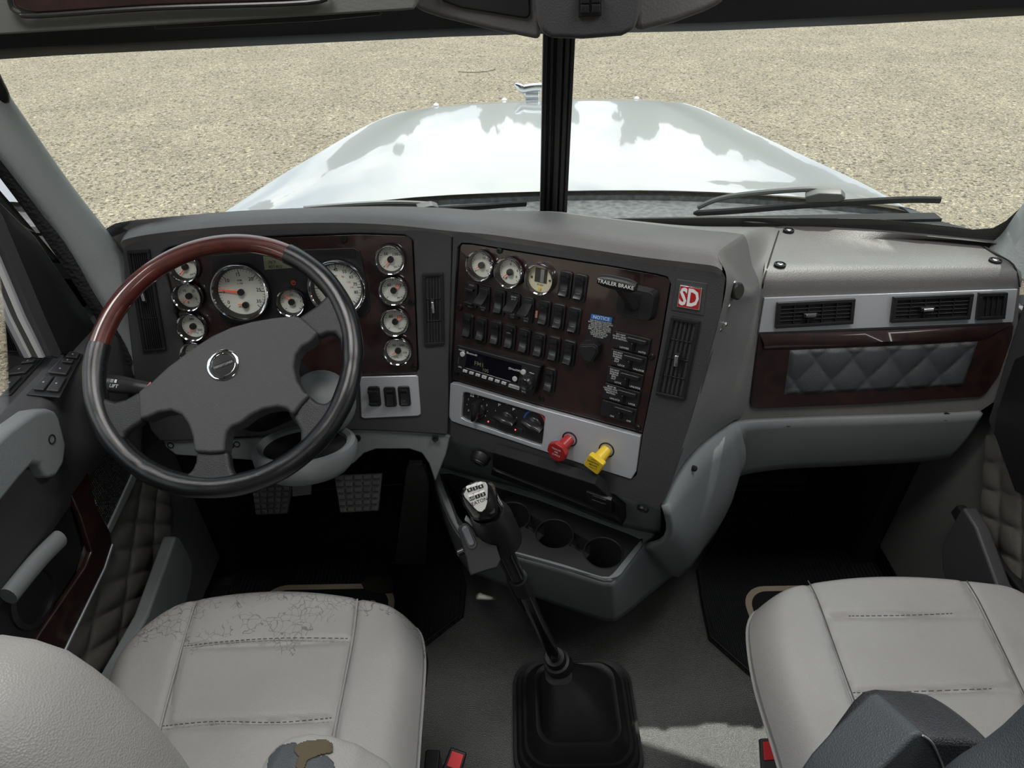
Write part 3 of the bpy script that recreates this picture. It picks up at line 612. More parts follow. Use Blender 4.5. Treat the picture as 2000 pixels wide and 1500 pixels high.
# third: window style restriction gauge
o=C.px(1055,545,0); r=.0290
bm=BM(); lathe(bm,o,C.N,[(r*.98,-.004),(r,.003),(r*.985,.0065),(r*.95,.0085),(r*.91,.008),(r*.88,.005)],48,0); lathe(bm,o,C.N,[(r*.88,.005),(r*.86,-.003)],48,1)
g=mk('gauge',bm,[M_chrome,M_black],cp)
bm=BM(); lathe(bm,o,C.N,[(r*.86,-.003),(0,-.003)],40,0)
obox(bm,o+C.V*.006,C.U,C.V,C.N,.024,.026,-.003,-.0022,1); obox(bm,o+C.V*.006+C.U*.003,C.U,C.V,C.N,.007,.024,-.0022,-.0012,3)
lathe(bm,o-C.V*.018,C.N,[(.003,-.003),(.003,-.001),(0,-.001)],12,2)
for dx in (-.018,.018): lathe(bm,o+C.U*dx,C.N,[(.002,-.003),(.002,-.0015),(0,-.0015)],10,1)
text(bm,'PUSH',o-C.V*.0115+C.N*-.0025,C.U,C.V,.005,1)
mk('dial',bm,[mat('cream_plate',(.70,.66,.45),.5),M_blk2,M_yel,M_metal],g,smooth=False)
bm=BM(); lathe(bm,o,C.N,[(r*.885,.0052),(0,.0052)],48,0); mk('gauge_glass',bm,M_lens,g)
SW=[]
def sw(x,y,t,k='rocker'): u,v=zp(x,y); rocker(C,u,v,cp,t,kind=k,c=-.0035)
sw(810,357,[('OFF',-.20,.006)]); sw(906,377,[('OFF',-.20,.006)])
sw(202,427,[('WIPER',.42,.004),('DELAY',-.42,.004)],'slide')
sw(283,447,[('MARK',-.32,.0045),('INT',-.42,.0045)],'lever'); sw(381,471,[('FOG',-.2,.005),('LIGHT',-.29,.004)])
sw(476,495,[('BRM/',.36,.005),('ACC',.26,.005),('SET/',-.30,.005),('CST',-.41,.005)],'lever'); sw(566,519,[('ENG',-.30,.005),('BRK',-.41,.005)],'lever')
sw(673,542,[('AUTO',.26,.0045),('ATC',-.22,.0055)]); sw(768,567,[('OFF',-.20,.006)]); sw(867,592,[('OFF',-.20,.006)])
for x,y,t in ((176,627,[('DOME',-.22,.0055)]),(265,650,[('HAZ',-.2,.0055)]),(358,674,[('MARK',-.17,.0055),('LAMPS',-.27,.005)]),(450,698,[('FOG',.22,.0045)]),(543,725,[('LOAD' if 'LOAD' in _T else 'AUX',-.17,.005),('CTRL',-.27,.005)]),(640,751,[('AUX',-.17,.005),('CTRL',-.27,.005)]),(736,777,[('PARK',-.17,.005),('CTRL',-.27,.005)]),(834,803,[('REAR',-.17,.005),('LAMPS',-.27,.005)]),(708,978,[('LIGHT',-.17,.005),('AUX',-.27,.005)])):
    sw(x,y,t)
for x,y in ((380,132),(122,502),(98,937),(653,1100),(1280,1290),(1370,825)): screw(C,*zp(x,y),cp,-.003)
# small pink sticker
bm=BM(); q=Quad(C,[zp(616,525),zp(632,528),zp(628,573),zp(612,570)]); qbox(bm,q,0,1,0,1,-.004,-.0033); mk('pink_sticker',bm,mat('pink_tape',(.55,.22,.18),.6),cp,smooth=False)
# notice sticker
q=Quad(C,[zp(972,535),zp(1130,562),zp(1103,738),zp(942,706)]); U,V=q.axes()
bm=BM(); qbox(bm,q,0,1,0,1,-.004,-.0033,0); qbox(bm,q,.06,.92,.06,.235,-.0033,-.0028,1)
text(bm,'NOTICE',q(.49,.15,-.0025),U,V,.0085,2)
for i,s_ in enumerate(['THIS VEHICLE IS EQUIPPED','WITH A BATTERY DISCHARGE','PROTECTION SYSTEM.','IF THE BATTERY VOLTAGE','DROPS BELOW THE PRESET','LIMIT, AUXILIARY CIRCUITS','WILL BE DISABLED.','THE ENGINE MUST BE','STARTED TO RESET','THE SYSTEM.']):
    text(bm,s_,q(.49,.285+.064*i,-.0028),U,V,.0034,2)
mk('notice_sticker',bm,[M_black,M_blue,M_white],cp,smooth=False)
# diagnostic / accessory plug cover, rounded trapezoid
bm=BM(); P=[zp(*p) for p in ((925,725),(1020,722),(1045,742),(1048,780),(1010,850),(990,860),(945,845),(930,825),(910,770),(910,740))]
o=C.px(*zp(980,785)); uv=[C.uv(p) for p in P]; cu,cv=C.uv(zp(980,785))
prism(bm,[C.pt(cu+(a-cu)*.92,cv+(b-cv)*.92,.012) for a,b in uv],[C.pt(a,b,-.004) for a,b in uv]); prism(bm,[C.pt(cu+(a-cu)*.75,cv+(b-cv)*.75,.014) for a,b in uv],[C.pt(cu+(a-cu)*.8,cv+(b-cv)*.8,.012) for a,b in uv])
mk('socket_cover',bm,M_black,cp,bevel=.003,seg=3)
# trailer brake hand lever
o=C.px(*zp(1282,466),0); U,V,Nn=C.U,C.V,C.N
bm=BM(); rprism(bm,o,U,V,Nn,.070,.056,.012,-.004,.014,0,.88); obox(bm,o-U*.004,U,V,Nn,.026,.040,.014,.0150,1)
tb=mk('trailer_brake_lever',bm,[M_black,M_blk2],cp,bevel=.003,seg=3)
bm=BM(); h0=o-U*.002-V*.004+Nn*.012; h1=C.px(*zp(1222,300),.052)
tube(bm,[h0,h0.lerp(h1,.5),h1],[.011,.009,.010],8,flat=1.0); mk('lever_arm',bm,M_black,tb)
bm=BM(); rows=[]
for k in range(9):
    t=k/8*2-1; ww=.0135*(1-abs(t)**4*.35); cc=h1+U*(.032*t)
    rows.append([cc+V*(ww*math.cos(a_))*.85+Nn*(.009*math.sin(a_)) for a_ in [2*math.pi*j/12 for j in range(12)]])
grid(bm,rows,closeu=True); poly(bm,rows[0][::-1]); poly(bm,rows[-1]); hd=mk('lever_handle',bm,M_black,tb)
bm=BM(); text(bm,'TRAILER BRAKE',h1+Nn*.0098,U,V,.0088); mk('lever_lettering',bm,M_white,tb,smooth=False)
# five guarded lock toggles
TG=[((1243,732),['DO NOT','WHEN VEHICLE','IS IN MOTION'],'LOWER','AUTO'),((1222,847),['DO NOT','ENGAGE','DURING','SPIN','OUT'],'LOCK','UNLOCK'),((1200,960),['DO NOT','ENGAGE','DURING','SPIN','OUT'],'LOCK','UNLOCK'),((1180,1070),['MUST BE','LOCKED WHEN','VEHICLE IS IN','MOTION'],'UNLOCK','LOCK'),((1160,1180),[],'ON','OFF')]
for (x,y),lines,l1,l2 in TG:
    o=C.px(*zp(x,y),-.004); bm=BM(); w_,h_=.066,.030
    rprism(bm,o,U,V,Nn,w_,h_,.003,0,.006)
    t_=mk('guarded_toggle',bm,M_black,cp,bevel=.001)
    bm=BM(); rprism(bm,o+U*.010+V*.008,U,V,Nn,.038,.009,.003,.006,.013,0,.9); mk('guard',bm,M_switch,t_,bevel=.0015)
    bm=BM(); obox(bm,o+U*.004-V*.004,U,V,Nn,.009,.016,.005,.010); obox(bm,o+U*.004-V*.004,U,V,Nn,.004,.014,.009,.014); mk('toggle',bm,M_switch,t_,bevel=.0015)
    bm=BM()
    for i,s_ in enumerate(lines): text(bm,s_,o-U*.0195+V*(.0105-.0042*i)+Nn*.0064,U,V,.0042)
    text(bm,l1,o-U*.010-V*.0115+Nn*.0064,U,V,.0048); text(bm,l2,o+U*.022-V*.0115+Nn*.0064,U,V,.0048)
    mk('toggle_lettering',bm,M_white,t_,smooth=False)
# radio
q=Quad(C,[zp(132,738),zp(663,878),zp(612,1066),zp(107,905)]); rU,rV=q.axes()
rd=thing('radio',C.px(*zp(385,1000)),'slim black truck radio with a row of pale buttons and dial','radio')
bm=BM(); qbox(bm,q,-.01,1.01,-.02,1.02,-.01,.012); mk('radio_body',bm,M_black,rd,bevel=.002)
bm=BM(); qbox(bm,q,.14,.80,.08,.70,.012,.0135); mk('radio_screen',bm,M_lcdd,rd,smooth=False)
bm=BM()
text(bm,'Bluetooth',q(.20,.15,.0139),rU,rV,.006); text(bm,'(SiriusXM)',q(.735,.28,.0139),rU,rV,.006); text(bm,'POWER',q(.065,.13,.0125),rU,rV,.004); text(bm,'VOL',q(.90,.93,.0125),rU,rV,.005); text(bm,'MENU',q(.935,.25,.0125),rU,rV,.004)
text(bm,'SEEK',q(.075,.76,.0125),rU,rV,.004)
qbox(bm,q,.16,.72,.715,.722,.0135,.0138); mk('radio_lettering',bm,M_white,rd,smooth=False)
bm=BM(); text(bm,'FM1',q(.31,.45,.0139),rU,rV,.013); text(bm,'105',q(.40,.60,.0139),rU,rV,.010); mk('radio_readout',bm,M_lcd,rd,smooth=False)
for k in range(7):
    bm=BM(); x0=.125+.083*k; qbox(bm,q,x0,x0+.055,.79,.88,.012,.0155,0); text(bm,['1','2','3','4','5','6','7'][k],q(x0+.027,.835,.0158),rU,rV,.004,1); mk('radio_button',bm,[mat('pale_button',(.5,.51,.52),.4),M_blk2],rd,bevel=.0006)
bm=BM(); qbox(bm,q,.715,.845,.80,.90,.012,.0155,0); text(bm,'WEATHER',q(.78,.85,.0158),rU,rV,.0045,1); mk('radio_button',bm,[MATS['pale_button'],M_blk2],rd,bevel=.0006)
for x,y in ((.085,.25),(.84,.28),(.765,.58)):
    bm=BM(); lathe(bm,q(x,y,.012),C.N,[(.0052,0),(.0052,.003),(.0045,.0036),(0,.0036)],20,0); mk('radio_button',bm,MATS['pale_button'],rd)
bm=BM(); lathe(bm,q(.915,.56,.012),C.N,[(.0165,0),(.0160,.006),(.0145,.010),(.0115,.017),(.0100,.018),(.0085,.0172),(0,.0165)],28,0)
for k in range(12):
    a=2*math.pi*k/12; tube(bm,[q(.915,.56,.013)+(rU*math.cos(a)+rV*math.sin(a))*.0158,q(.915,.56,.022)+(rU*math.cos(a)+rV*math.sin(a))*.0145],.0011,5)
mk('volume_knob',bm,M_switch,rd)
bm=BM(); qbox(bm,q,.025,.075,.36,.70,.0118,.0125,0); qbox(bm,q,.04,.055,.40,.66,.0125,.0135,1); mk('usb_port',bm,[M_blk2,M_metal],rd,smooth=False)
# climate plate
cl=thing('climate_panel',C.px(1060,880),'silver strip holding climate dials and two air brake knobs','climate control panel')
bm=BM(); P=[(881,745),(1060,798),(1252,851),(1242,927),(1234,934),(1130,902),(1000,859),(884,822),(878,812)]
sil=resamp([C.uv(p) for p in P],96,C.uv((985,819))); hol=resamp([C.uv(p) for p in [(906,766),(911,764),(1060,808),(1066,813),(1060,864),(1056,869),(906,818),(902,813)]],96,C.uv((985,819)))
ring(bm,[C.pt(a,b,.004) for a,b in sil],[C.pt(a,b,.004) for a,b in hol],-C.N*.014)
mk('plate',bm,M_silver,cl,bevel=.0018)
q=Quad(C,[(906,763),(1067,810),(1060,869),(901,817)])
bm=BM(); qbox(bm,q,0,1,0,1,-.009,-.003); mk('dial_recess',bm,M_black,cl,smooth=False)
bm=BM()
for (u,v,n_) in ((931,796,9),(987,812,7)):
    oc=C.px(u,v,-.0025)
    for k in range(n_):
        a=R(215-250*k/(n_-1)); pc=oc+(C.U*math.cos(a)+C.V*math.sin(a))*.0245
        if k%2==0 and n_==9: text(bm,['0','1','2','3','4'][k//2],pc,C.U,C.V,.006)
        else: lathe(bm,pc,C.N,[(.0009,.0002),(0,.0002)],6)
        if n_==7 and k%2==0: obox(bm,pc+C.V*.002,C.U,C.V,C.N,.006,.0012,0,.0003); obox(bm,pc-C.U*.002,C.U,C.V,C.N,.0012,.006,0,.0003)
for k in range(4):
    obox(bm,C.px(921,772,-.0025)+C.U*(.0025*((k%2)*2-1))+C.V*(.0025*((k//2)*2-1)),C.U,C.V,C.N,.0035,.0035,0,.0003)
mk('dial_marking',bm,M_white,cl,smooth=False)
bm=BM(); oc=C.px(1043,825,-.0025)
for k in range(24):
    a0=R(200-215*k/24);a1=R(200-215*(k+1)/24); pq=[oc+(C.U*math.cos(a)+C.V*math.sin(a))*rr for a,rr in ((a0,.0215),(a1,.0215),(a1,.0245),(a0,.0245))]
    poly(bm,pq,0 if k<12 else 1)
mk('temperature_arc',bm,[mat('blue_print',(.02,.10,.45),.5),M_redp],cl,smooth=False)
for (u,v,a) in ((933,800,82),(989,818,-8),(1042,829,-14)):
    oc=C.px(u,v,-.003); d=C.U*math.cos(R(a))+C.V*math.sin(R(a)); e=C.N.cross(d)
    bm=BM(); lathe(bm,oc,C.N,[(.0185,0),(.0175,.006),(.0150,.009),(0,.0095)],32)
    rows=[]
    for k in range(9):
        t=k/8*2-1; ww=.0075*(1-abs(t)**3*.45); top=.024-.004*abs(t)
        cc=oc+d*(.0215*t); rows.append([cc-e*ww*1.3,cc-e*ww+C.N*top*.8,cc-e*ww*.45+C.N*top,cc+e*ww*.45+C.N*top,cc+e*ww+C.N*top*.8,cc+e*ww*1.3])
    grid(bm,rows); poly(bm,rows[0]); poly(bm,rows[-1][::-1])
    kn=mk('climate_knob',bm,M_switch,cl,angle=50)
for u,v in ((953,824),(1006,840)):
    bm=BM(); lathe(bm,C.px(u,v,-.002),C.N,[(.0014,0),(.0014,.001),(0,.001)],10); mk('indicator_lamp',bm,M_rled,cl)
    bm=BM(); rprism(bm,C.px(u+7,v+2,-.003),C.U,C.V,C.N,.016,.012,.002,0,.0015); mk('push_button',bm,M_switch,cl,bevel=.0006)
# air brake knobs
def brake_knob(base,face,sides,col,rad,label,name,words,rot):
    b0=C.px(*base,.004); f0=C.px(*face,.030)
    ax=(f0-b0).normalized(); ax=(C.N*2+ax).normalized()
    t=thing(name,b0,label,'brake knob','air brake knobs'); 
    bm=BM(); lathe(bm,b0,C.N,[(.0155,-.006),(.0155,.0006),(.0145,.0016),(.013,.0012),(.013,-.004),(0,-.004)],28); mk('collar',bm,M_blk2,t)
    bm=BM(); tube(bm,[b0-C.N*.004,f0-ax*.006],[.0105,.0125],20); mk('stem',bm,col,t)
    U2=(C.U-ax*C.U.dot(ax)).normalized(); V2=ax.cross(U2); a0=R(rot)
    Ux=U2*math.cos(a0)+V2*math.sin(a0); Vx=ax.cross(Ux)
    bm=BM()
    if sides==8: uv=[(rad*math.cos(2*math.pi*(k+.5)/8),rad*math.sin(2*math.pi*(k+.5)/8)) for k in range(8)]
    else: uv=rrect(rad*1.55,rad*1.55,.004)
    prism(bm,loop3(f0,Ux,Vx,ax,uv,.006),loop3(f0,Ux,Vx,ax,uv,-.006)); h=mk('knob_face',bm,col,t,bevel=.002,seg=3)
    bm=BM()
    for s_,dx,dy,sz in words: text(bm,s_,f0+ax*.0064+U2*dx+V2*dy,U2,V2,sz)
    mk('knob_lettering',bm,M_white if sides==8 else M_blk2,t,smooth=False)
brake_knob((1114,856),(1102,868),8,M_redknob,.0215,'red octagonal trailer air supply knob on the silver strip','trailer_air_knob',[('TRAILER',0,.008,.0055),('AIR',0,.001,.0055),('SUPPLY',0,-.006,.0055)],-12)
brake_knob((1186,877),(1173,891),4,M_yel,.0215,'yellow square parking brake knob on the silver strip','parking_brake_knob',[('PARKING',0,.006,.0058),('BRAKE',0,-.001,.0058),('PULL TO',0,-.0075,.004),('APPLY',0,.0125,.004)],-20)
# SD badge
q=Quad(C,[(1329.5,555.5),(1372.5,562),(1367,605.5),(1322.5,598)]); U2,V2=q.axes()
bm=BM(); qbox(bm,q,-.22,1.18,-.22,1.22,-.002,.0016); mk('badge_frame',bm,M_dash,dash,bevel=.001)
bd=thing('badge',q(.5,1,.002),'small square red badge reading SD above the right vent','badge')
bm=BM(); qbox(bm,q,0,1,0,1,.0016,.0045); mk('badge_rim',bm,M_chrome,bd,bevel=.0008)
bm=BM(); qbox(bm,q,.05,.95,.05,.95,.0045,.0055,0); 
text(bm,'SD',q(.5,.52,.0058),U2,V2*1.5,.0262,1)
mk('badge_face',bm,[mat('badge_red',(.42,.015,.02),.3),M_white],bd,smooth=False)
vent(C.off(.001),[(1312,617),(1368,627),(1337,782),(1281,770)],dash,4,3,(.5,.50,.009,.026))
# side wall fittings
Sd=Fr(onY(1432,600,.98),Vector((.6,-.8,.1)))
bm=BM(); o=onY(1428,567,.965); ax=Vector((.55,-.75,.25)).normalized(); lathe(bm,o,ax,[(.016,-.006),(.016,.004),(.013,.006),(0,.006)],24,0); lathe(bm,o+ax*.006+Vector((.003,0,0)),ax,[(.0145,0),(.0145,.005),(.012,.007),(0,.007)],24,1)
mk('socket_cap',bm,[M_chrome,M_black],dash)
for u,v in ((1422.5,597),(1411,605),(1416,633.5),(1405,644)):
    bm=BM(); o=onY(u,v,.945+(u-1405)*.0006); lathe(bm,o,Vector((.55,-.8,.25)),[(.0042,-.004),(.0042,.001),(.003,.0028),(0,.0034)],12); mk('rivet',bm,M_chrome,dash)
# ================================================================ GLOVE COMPARTMENT SIDE
gb=thing('glove_compartment',G.px(1700,800),'dark burl glove box with a diamond quilted leather insert','glove compartment')
bm=BM(); pxprism(bm,G,[(1481,652),(1600,648),(1800,640),(1978,632),(1974,660),(1950,730),(1925,765),(1912,774),(1700,788),(1480,797),(1468,795),(1464,785),(1472,720)],-.002,.006); mk('door',bm,M_wood,gb,bevel=.004,seg=3)
bm=BM(); rows=[]
A=[G.px(u,v,c) for u,v,c in ((1482,650,.006),(1650,646,.006),(1830,639,.006),(1977,630,.006))]; B=[G.px(u,v,c) for u,v,c in ((1488,668,.014),(1650,664,.016),(1830,658,.015),(1935,648,.010))]
Cc=[G.px(u,v,c) for u,v,c in ((1490,682,.006),(1650,678,.006),(1830,670,.006),(1920,662,.006))]
grid(bm,[cr(A,5),cr(B,5),cr(Cc,5)]); mk('finger_ledge',bm,M_wood,gb,angle=60)
q=Quad(G,[(1540,682),(1906,665),(1877,750),(1529,768)])
bm=BM(); rows=[]
NX,NY=110,30
for j in range(NY+1):
    r_=[]
    for i in range(NX+1):
        x,y=i/NX,j/NY; a=(x*5.0+y*1.0); b=(x*5.0-y*1.0)+.5
        hgt=min(abs(math.sin(math.pi*a)),1)**.5*min(abs(math.sin(math.pi*b)),1)**.5
        edge=min(1,min(x*q.w,(1-x)*q.w,y*q.h,(1-y)*q.h)/.006)
        r_.append(q(x,y,.0065+.0075*hgt*edge))
    rows.append(r_)
grid(bm,rows); mk('quilted_insert',bm,M_quiltd,gb,angle=80)
# silver vent strip
vs=thing('vent_strip',G.px(1735,650),'satin silver strip with air vents above the glove box','vent strip')
q=Quad(G,[(1491,580),(1984,563),(1975,628),(1480,648)])
bm=BM(); qbox(bm,q,0,1,0,1,0,.006); mk('strip',bm,M_silver,vs,bevel=.0015)
G2=G.off(.0105)
def hvent(px,vert,cross,tab): return vent(G2,px,vs,vert,cross,tab,rim=.007)
hvent([(1518,591),(1670,583),(1665,632),(1514,641)],4,4,(.42,.52,.026,.008))
hvent([(1745,580),(1901,573),(1893,623),(1739,630)],4,4,(.42,.50,.026,.008))
hvent([(1912,572),(1967,571),(1961,622),(1906,625)],3,0,None)
# kick panel under the glove box
lc=thing('lower_console',(.2,.95,.3),'grey moulded lower console with cup holders and knee panels','console')
top=cr([flank_edge[0],flank_edge[4],flank_edge[8],flank_edge[12],G.px(1445,821,-.002),G.px(1560,815,-.004),G.px(1700,811,-.004),G.px(1850,806,-.004),G.px(1916,802,-.004)],6)
bot=cr([onZ(1262,1060,.50),onZ(1320,1119,.30),onZ(1370,1062,.33),onZ(1400,1015,.36),onZ(1420,937,.50),onZ(1500,911,.56),onZ(1650,902,.565),onZ(1790,894,.57),onZ(1850,885,.585)],6)
bm=BM(); rows=[]
for k in range(8):
    t=k/7; rows.append([a.lerp(b,t)+Vector((.02,-.02,0))*math.sin(math.pi*t)*(1 if i<24 else .2) for i,(a,b) in enumerate(zip(top,bot))])
grid(bm,rows); mk('passenger_knee_panel',bm,M_gray,lc,solid=.012,angle=70)
for u,v in ((1540,825),(1847,813)): 
    bm=BM(); o=G.px(u,v,.002); lathe(bm,o,G.N,[(.009,-.003),(.009,.0015),(.006,.0015),(.006,-.002),(0,-.002)],18); mk('screw_recess',bm,M_blk2,lc)
# console body: tray outline at z=.50, skirt down
ZT=.50
tray=[(838,890),(846,930),(865,985),(893,1040),(930,1066),(1012,1088),(1100,1112),(1168,1134),(1186,1137),(1201,1133),(1235,1092),(1262,1060),(1281,1046),(1290,1000)]
lip=cr([onZ(u,v,ZT) for u,v in tray],4)
sk=[(845,900),(850,960),(872,1030),(905,1105),(943,1127),(1010,1153),(1090,1183),(1168,1209),(1190,1213),(1210,1209),(1265,1165),(1322,1117),(1350,1085),(1372,1055)]
low=cr([onZ(u,v,.27) for u,v in sk],4)
bm=BM(); rows=[[p+Vector((0,.012,-.001)) if False else p for p in lip]]
for k in range(1,9):
    t=k/8; 
    rows.append([a.lerp(b,t)+Vector((0,0,0))+((a-Vector((.05,1.25,a.z))).normalized()*Vector((1,1,0)).length*.0) for a,b in zip(lip,low)])
grid(bm,rows)
cenp=onZ(1075,1020,ZT)
# rounded roll between flat top and skirt
inn=[p.lerp(Vector((cenp.x,cenp.y,ZT+.008)),.045) for p in lip]
for p in inn: p.z=ZT+.009
grid(bm,[lip,[a.lerp(b,.4)+Vector((0,0,.0035)) for a,b in zip(lip,inn)],inn])
mk('console_skirt',bm,M_gray,lc,angle=75,solid=.006)
# grey top plate around tray (flat) with hole = tray insert
T=Fr(Vector((0,0,ZT+.009)),Vector((0,0,1)),(1,0,0))
def tz(u,v,z=ZT+.009): p=onZ(u,v,z); return (p.x,p.y)
ins=[(857,926),(862,918),(1050,975),(1245,1048),(1256,1056),(1253,1066),(1212,1122),(1200,1129),(1180,1130),(1020,1084),(915,1055),(900,1040),(880,985)]
outl=[(p.x,p.y) for p in inn]+[tz(1296,985),tz(1150,948),tz(1000,903),tz(880,868),tz(845,870)]
cenuv=tz(1060,1030)
bm=BM(); o_=resamp(outl,110,cenuv); i_=resamp([tz(*p) for p in ins],110,cenuv)
ring(bm,[T.pt(a,b) for a,b in o_],[T.pt(a,b) for a,b in i_],Vector((0,0,-.008))); mk('console_top',bm,M_gray,lc,bevel=.0015)
# upper slanted face between dash and tray
ua=cr([D.px(820,846,-.006),C.px(876,853,-.006),C.px(1000,898,-.006),C.px(1100,930,-.006),C.px(1200,966,-.006),C.px(1288,990,-.006)],5)
ub=cr([onZ(838,880,ZT+.008),onZ(860,912,ZT+.008),onZ(1000,950,ZT+.008),onZ(1100,985,ZT+.008),onZ(1200,1025,ZT+.008),onZ(1290,1045,ZT+.008)],5)
bm=BM(); grid(bm,[[a.lerp(b,k/5) for a,b in zip(ua,ub)] for k in range(6)]); mk('console_upper_face',bm,M_gray,lc,angle=60,solid=.006,soff=1)
# open bin in the upper face
def uf(u,v,dn=0):                                # point on the upper slanted face
    o=(ua[7]+ub[20])*.5; n=(ua[22]-ua[6]).cross(ub[12]-ua[12]).normalized()
    if n.y>0: n=-n
    return onP(u,v,o,n)+n*dn,n
P=[(967,880),(985,890),(1100,925),(1165,948),(1160,958),(1200,978),(1215,990),(1222,1010),(1205,1005),(1090,958),(966,912)]
n=uf(1000,900)[1]; P2=[(967,874),(1165,935),(1222,985),(1223,1011),(1090,962),(966,915)]
bm=BM(); prism(bm,[uf(u,v,.012)[0] for u,v in P2],[uf(u,v,-.01)[0] for u,v in P2]); mk('open_bin',bm,M_under,lc,bevel=.002)
bm=BM(); 
e=[uf(u,v,.020)[0] for u,v in ((966,912),(1090,958),(1205,1003),(1222,1011),(1219,1003),(1205,994),(1090,949),(968,902))]
prism(bm,e,[p-n*.012 for p in e]); mk('bin_lip',bm,M_black,lc,bevel=.001)
q=[uf(u,v,.018)[0] for u,v in ((1151,945),(1200,962),(1200,985),(1188,985),(1158,966))]
bm=BM(); prism(bm,q,[p-n*.008 for p in q]); so_=mk('power_outlet_cover',bm,M_black,lc,bevel=.001)
U_=(ua[20]-ua[8]).normalized(); V_=n.cross(U_).normalized()
bm=BM(); text(bm,'POWER',uf(1178,955,.0195)[0],U_,V_,.008); text(bm,'OUTLET',uf(1177,963,.0195)[0],U_,V_,.008); mk('outlet_lettering',bm,M_white,so_,smooth=False)
# lighter socket
o,_=uf(938,895,.008); o=C.px(938,896,.002); bm=BM(); lathe(bm,o,n,[(.021,-.01),(.020,.004),(.0165,.008),(.0165,.010),(.0150,.011),(.0125,.011),(.0115,.004),(.0115,-.012),(0,-.012)],32,0)
lathe(bm,o,n,[(.0135,.0115),(.0125,.0125),(.0112,.0115)],32,1); mk('lighter_socket',bm,[M_black,M_metal],lc)
for u,v in ((850,857),(698,857)):
    bm=BM(); lathe(bm,D.px(u,v,.0),D.N,[(.007,-.004),(.007,.001),(.0045,.001),(.0045,-.001),(0,-.001)],16); mk('screw_recess',bm,M_blk2,lc)
bm=BM(); o=uf(1257,990,.006)[0]; lathe(bm,o,n,[(.012,-.004),(.011,.002),(.008,.002),(.007,0),(0,0)],18,0); mk('screw_recess',bm,M_black,lc)
bm=BM(); o=onY(1356,915,.955); lathe(bm,o,Vector((.7,-.7,.2)),[(.006,-.006),(.006,.003),(.004,.005),(0,.005)],14); mk('screw_recess',bm,M_blk2,lc)
# dark tray insert with bin and three cup wells
bm=BM(); iu=[tz(*p) for p in ins]; prism(bm,[(a,b,ZT+.007) for a,b in iu],[(a,b,ZT+.001) for a,b in iu]); 
tr=mk('cup_tray',bm,M_dash,lc,bevel=.002)
cups=[((1000,1012),.040),((1083,1047),.040),((1178,1084),.040)]
def well(cx,cy,r,depth,parent):
    c=onZ(cx,cy,ZT+.008); bm=BM()
    lathe(bm,c,Vector((0,0,1)),[(r*1.10,-.001),(r*1.08,.003),(r,.0035),(r*.97,0),(r*.96,-.004)],40,0)
    lathe(bm,c,Vector((0,0,1)),[(r*.965,.0006),(0,.0006)],40,1)
    return mk('cup_holder',bm,[M_dash,M_blk2],parent),c
# the wells are really hollow: cut with booleans
cutters=[]
for (p,r) in cups:
    c=onZ(p[0],p[1],ZT); bm=BM(); lathe(bm,c,Vector((0,0,1)),[(0,-.115),(r*.85,-.115),(r,.03),(0,.03)],40); cutters.append((bm,c,r))
tb_=BM()
prism(tb_,[(a,b,ZT+.007) for a,b in iu],[(cenuv[0]+.01+(a-cenuv[0])*.66,cenuv[1]+.035+(b-cenuv[1])*.66,ZT-.13) for a,b in iu])
bpy.data.objects.remove(tr)
M_tray=mat('tray_plastic',(.022,.022,.024),.5,bump=.3,bscale=420)
tr=mk('cup_tray',tb_,M_tray,lc)
def boolcut(ob,bm_):
    me=bpy.data.meshes.new('cut'); bmesh.ops.recalc_face_normals(bm_,faces=bm_.faces[:]); bm_.to_mesh(me); bm_.free(); co=bpy.data.objects.new('cut',me); COL.objects.link(co)
    d=ob.modifiers.new('b','BOOLEAN'); d.operation='DIFFERENCE'; d.object=co; d.solver='EXACT'; return co
cs=[boolcut(tr,c[0]) for c in cutters]
bm=BM(); hb=[(864,932),(872,930),(935,950),(985,975),(975,1035),(915,1040),(893,1010)]
prism(bm,[onZ(u,v,ZT).to_tuple()[:2]+(ZT+.03,) for u,v in hb],[onZ(u,v,ZT).to_tuple()[:2]+(ZT-.11,) for u,v in hb]); cs.append(boolcut(tr,bm))
for (a,b) in (((1020,1015),(1070,1045)),((1105,1050),(1160,1082)),((960,1000),(1000,1015))):
    pa,pb=onZ(*a,ZT),onZ(*b,ZT); d=(pb-pa).normalized(); e=Vector((0,0,1)).cross(d)*.018; bm=BM()
    L4=[pa-e,pb-e,pb+e,pa+e]; prism(bm,[Vector((p.x,p.y,ZT+.03)) for p in L4],[Vector((p.x,p.y,ZT-.035)) for p in L4]); cs.append(boolcut(tr,bm))
dg=bpy.context.evaluated_depsgraph_get(); me=bpy.data.meshes.new_from_object(tr.evaluated_get(dg)); tr.modifiers.clear(); tr.data=me
for c_ in cs: bpy.data.objects.remove(c_)
me.shade_smooth(); me.set_sharp_from_angle(angle=R(35))
for i,(bmx,c,r) in enumerate(cutters):
    bm=BM(); lathe(bm,Vector((c.x,c.y,ZT+.007)),Vector((0,0,1)),[(r*.99,-.01),(r*.985,.001),(r*1.03,.0025),(r*1.07,.0)],40); mk('cup_rim',bm,M_tray,tr)
# driver knee panel, left and right of the column
bm=BM(); Dk=D.off(-.012)
pxprism(bm,Dk,[(316,850),(345,848),(480,855),(560,852),(560,905),(520,900),(420,893),(345,888),(325,872)],-.02,.004)
pxprism(bm,Dk,[(560,852),(700,838),(830,843),(880,850),(872,885),(850,940),(838,905),(824,884),(800,876),(735,876),(712,884),(690,905),(560,905)],-.02,.004)
mk('driver_knee_panel',bm,M_gray,lc,bevel=.004,seg=3)
for u,v in ((335,868),(464,866),(452,868)):
    bm=BM(); lathe(bm,Dk.px(u,v,.004),D.N,[(.008,-.002),(.007,.001),(.005,.001),(.005,-.001),(0,-.001)],16); mk('screw_recess',bm,M_blk2,lc)
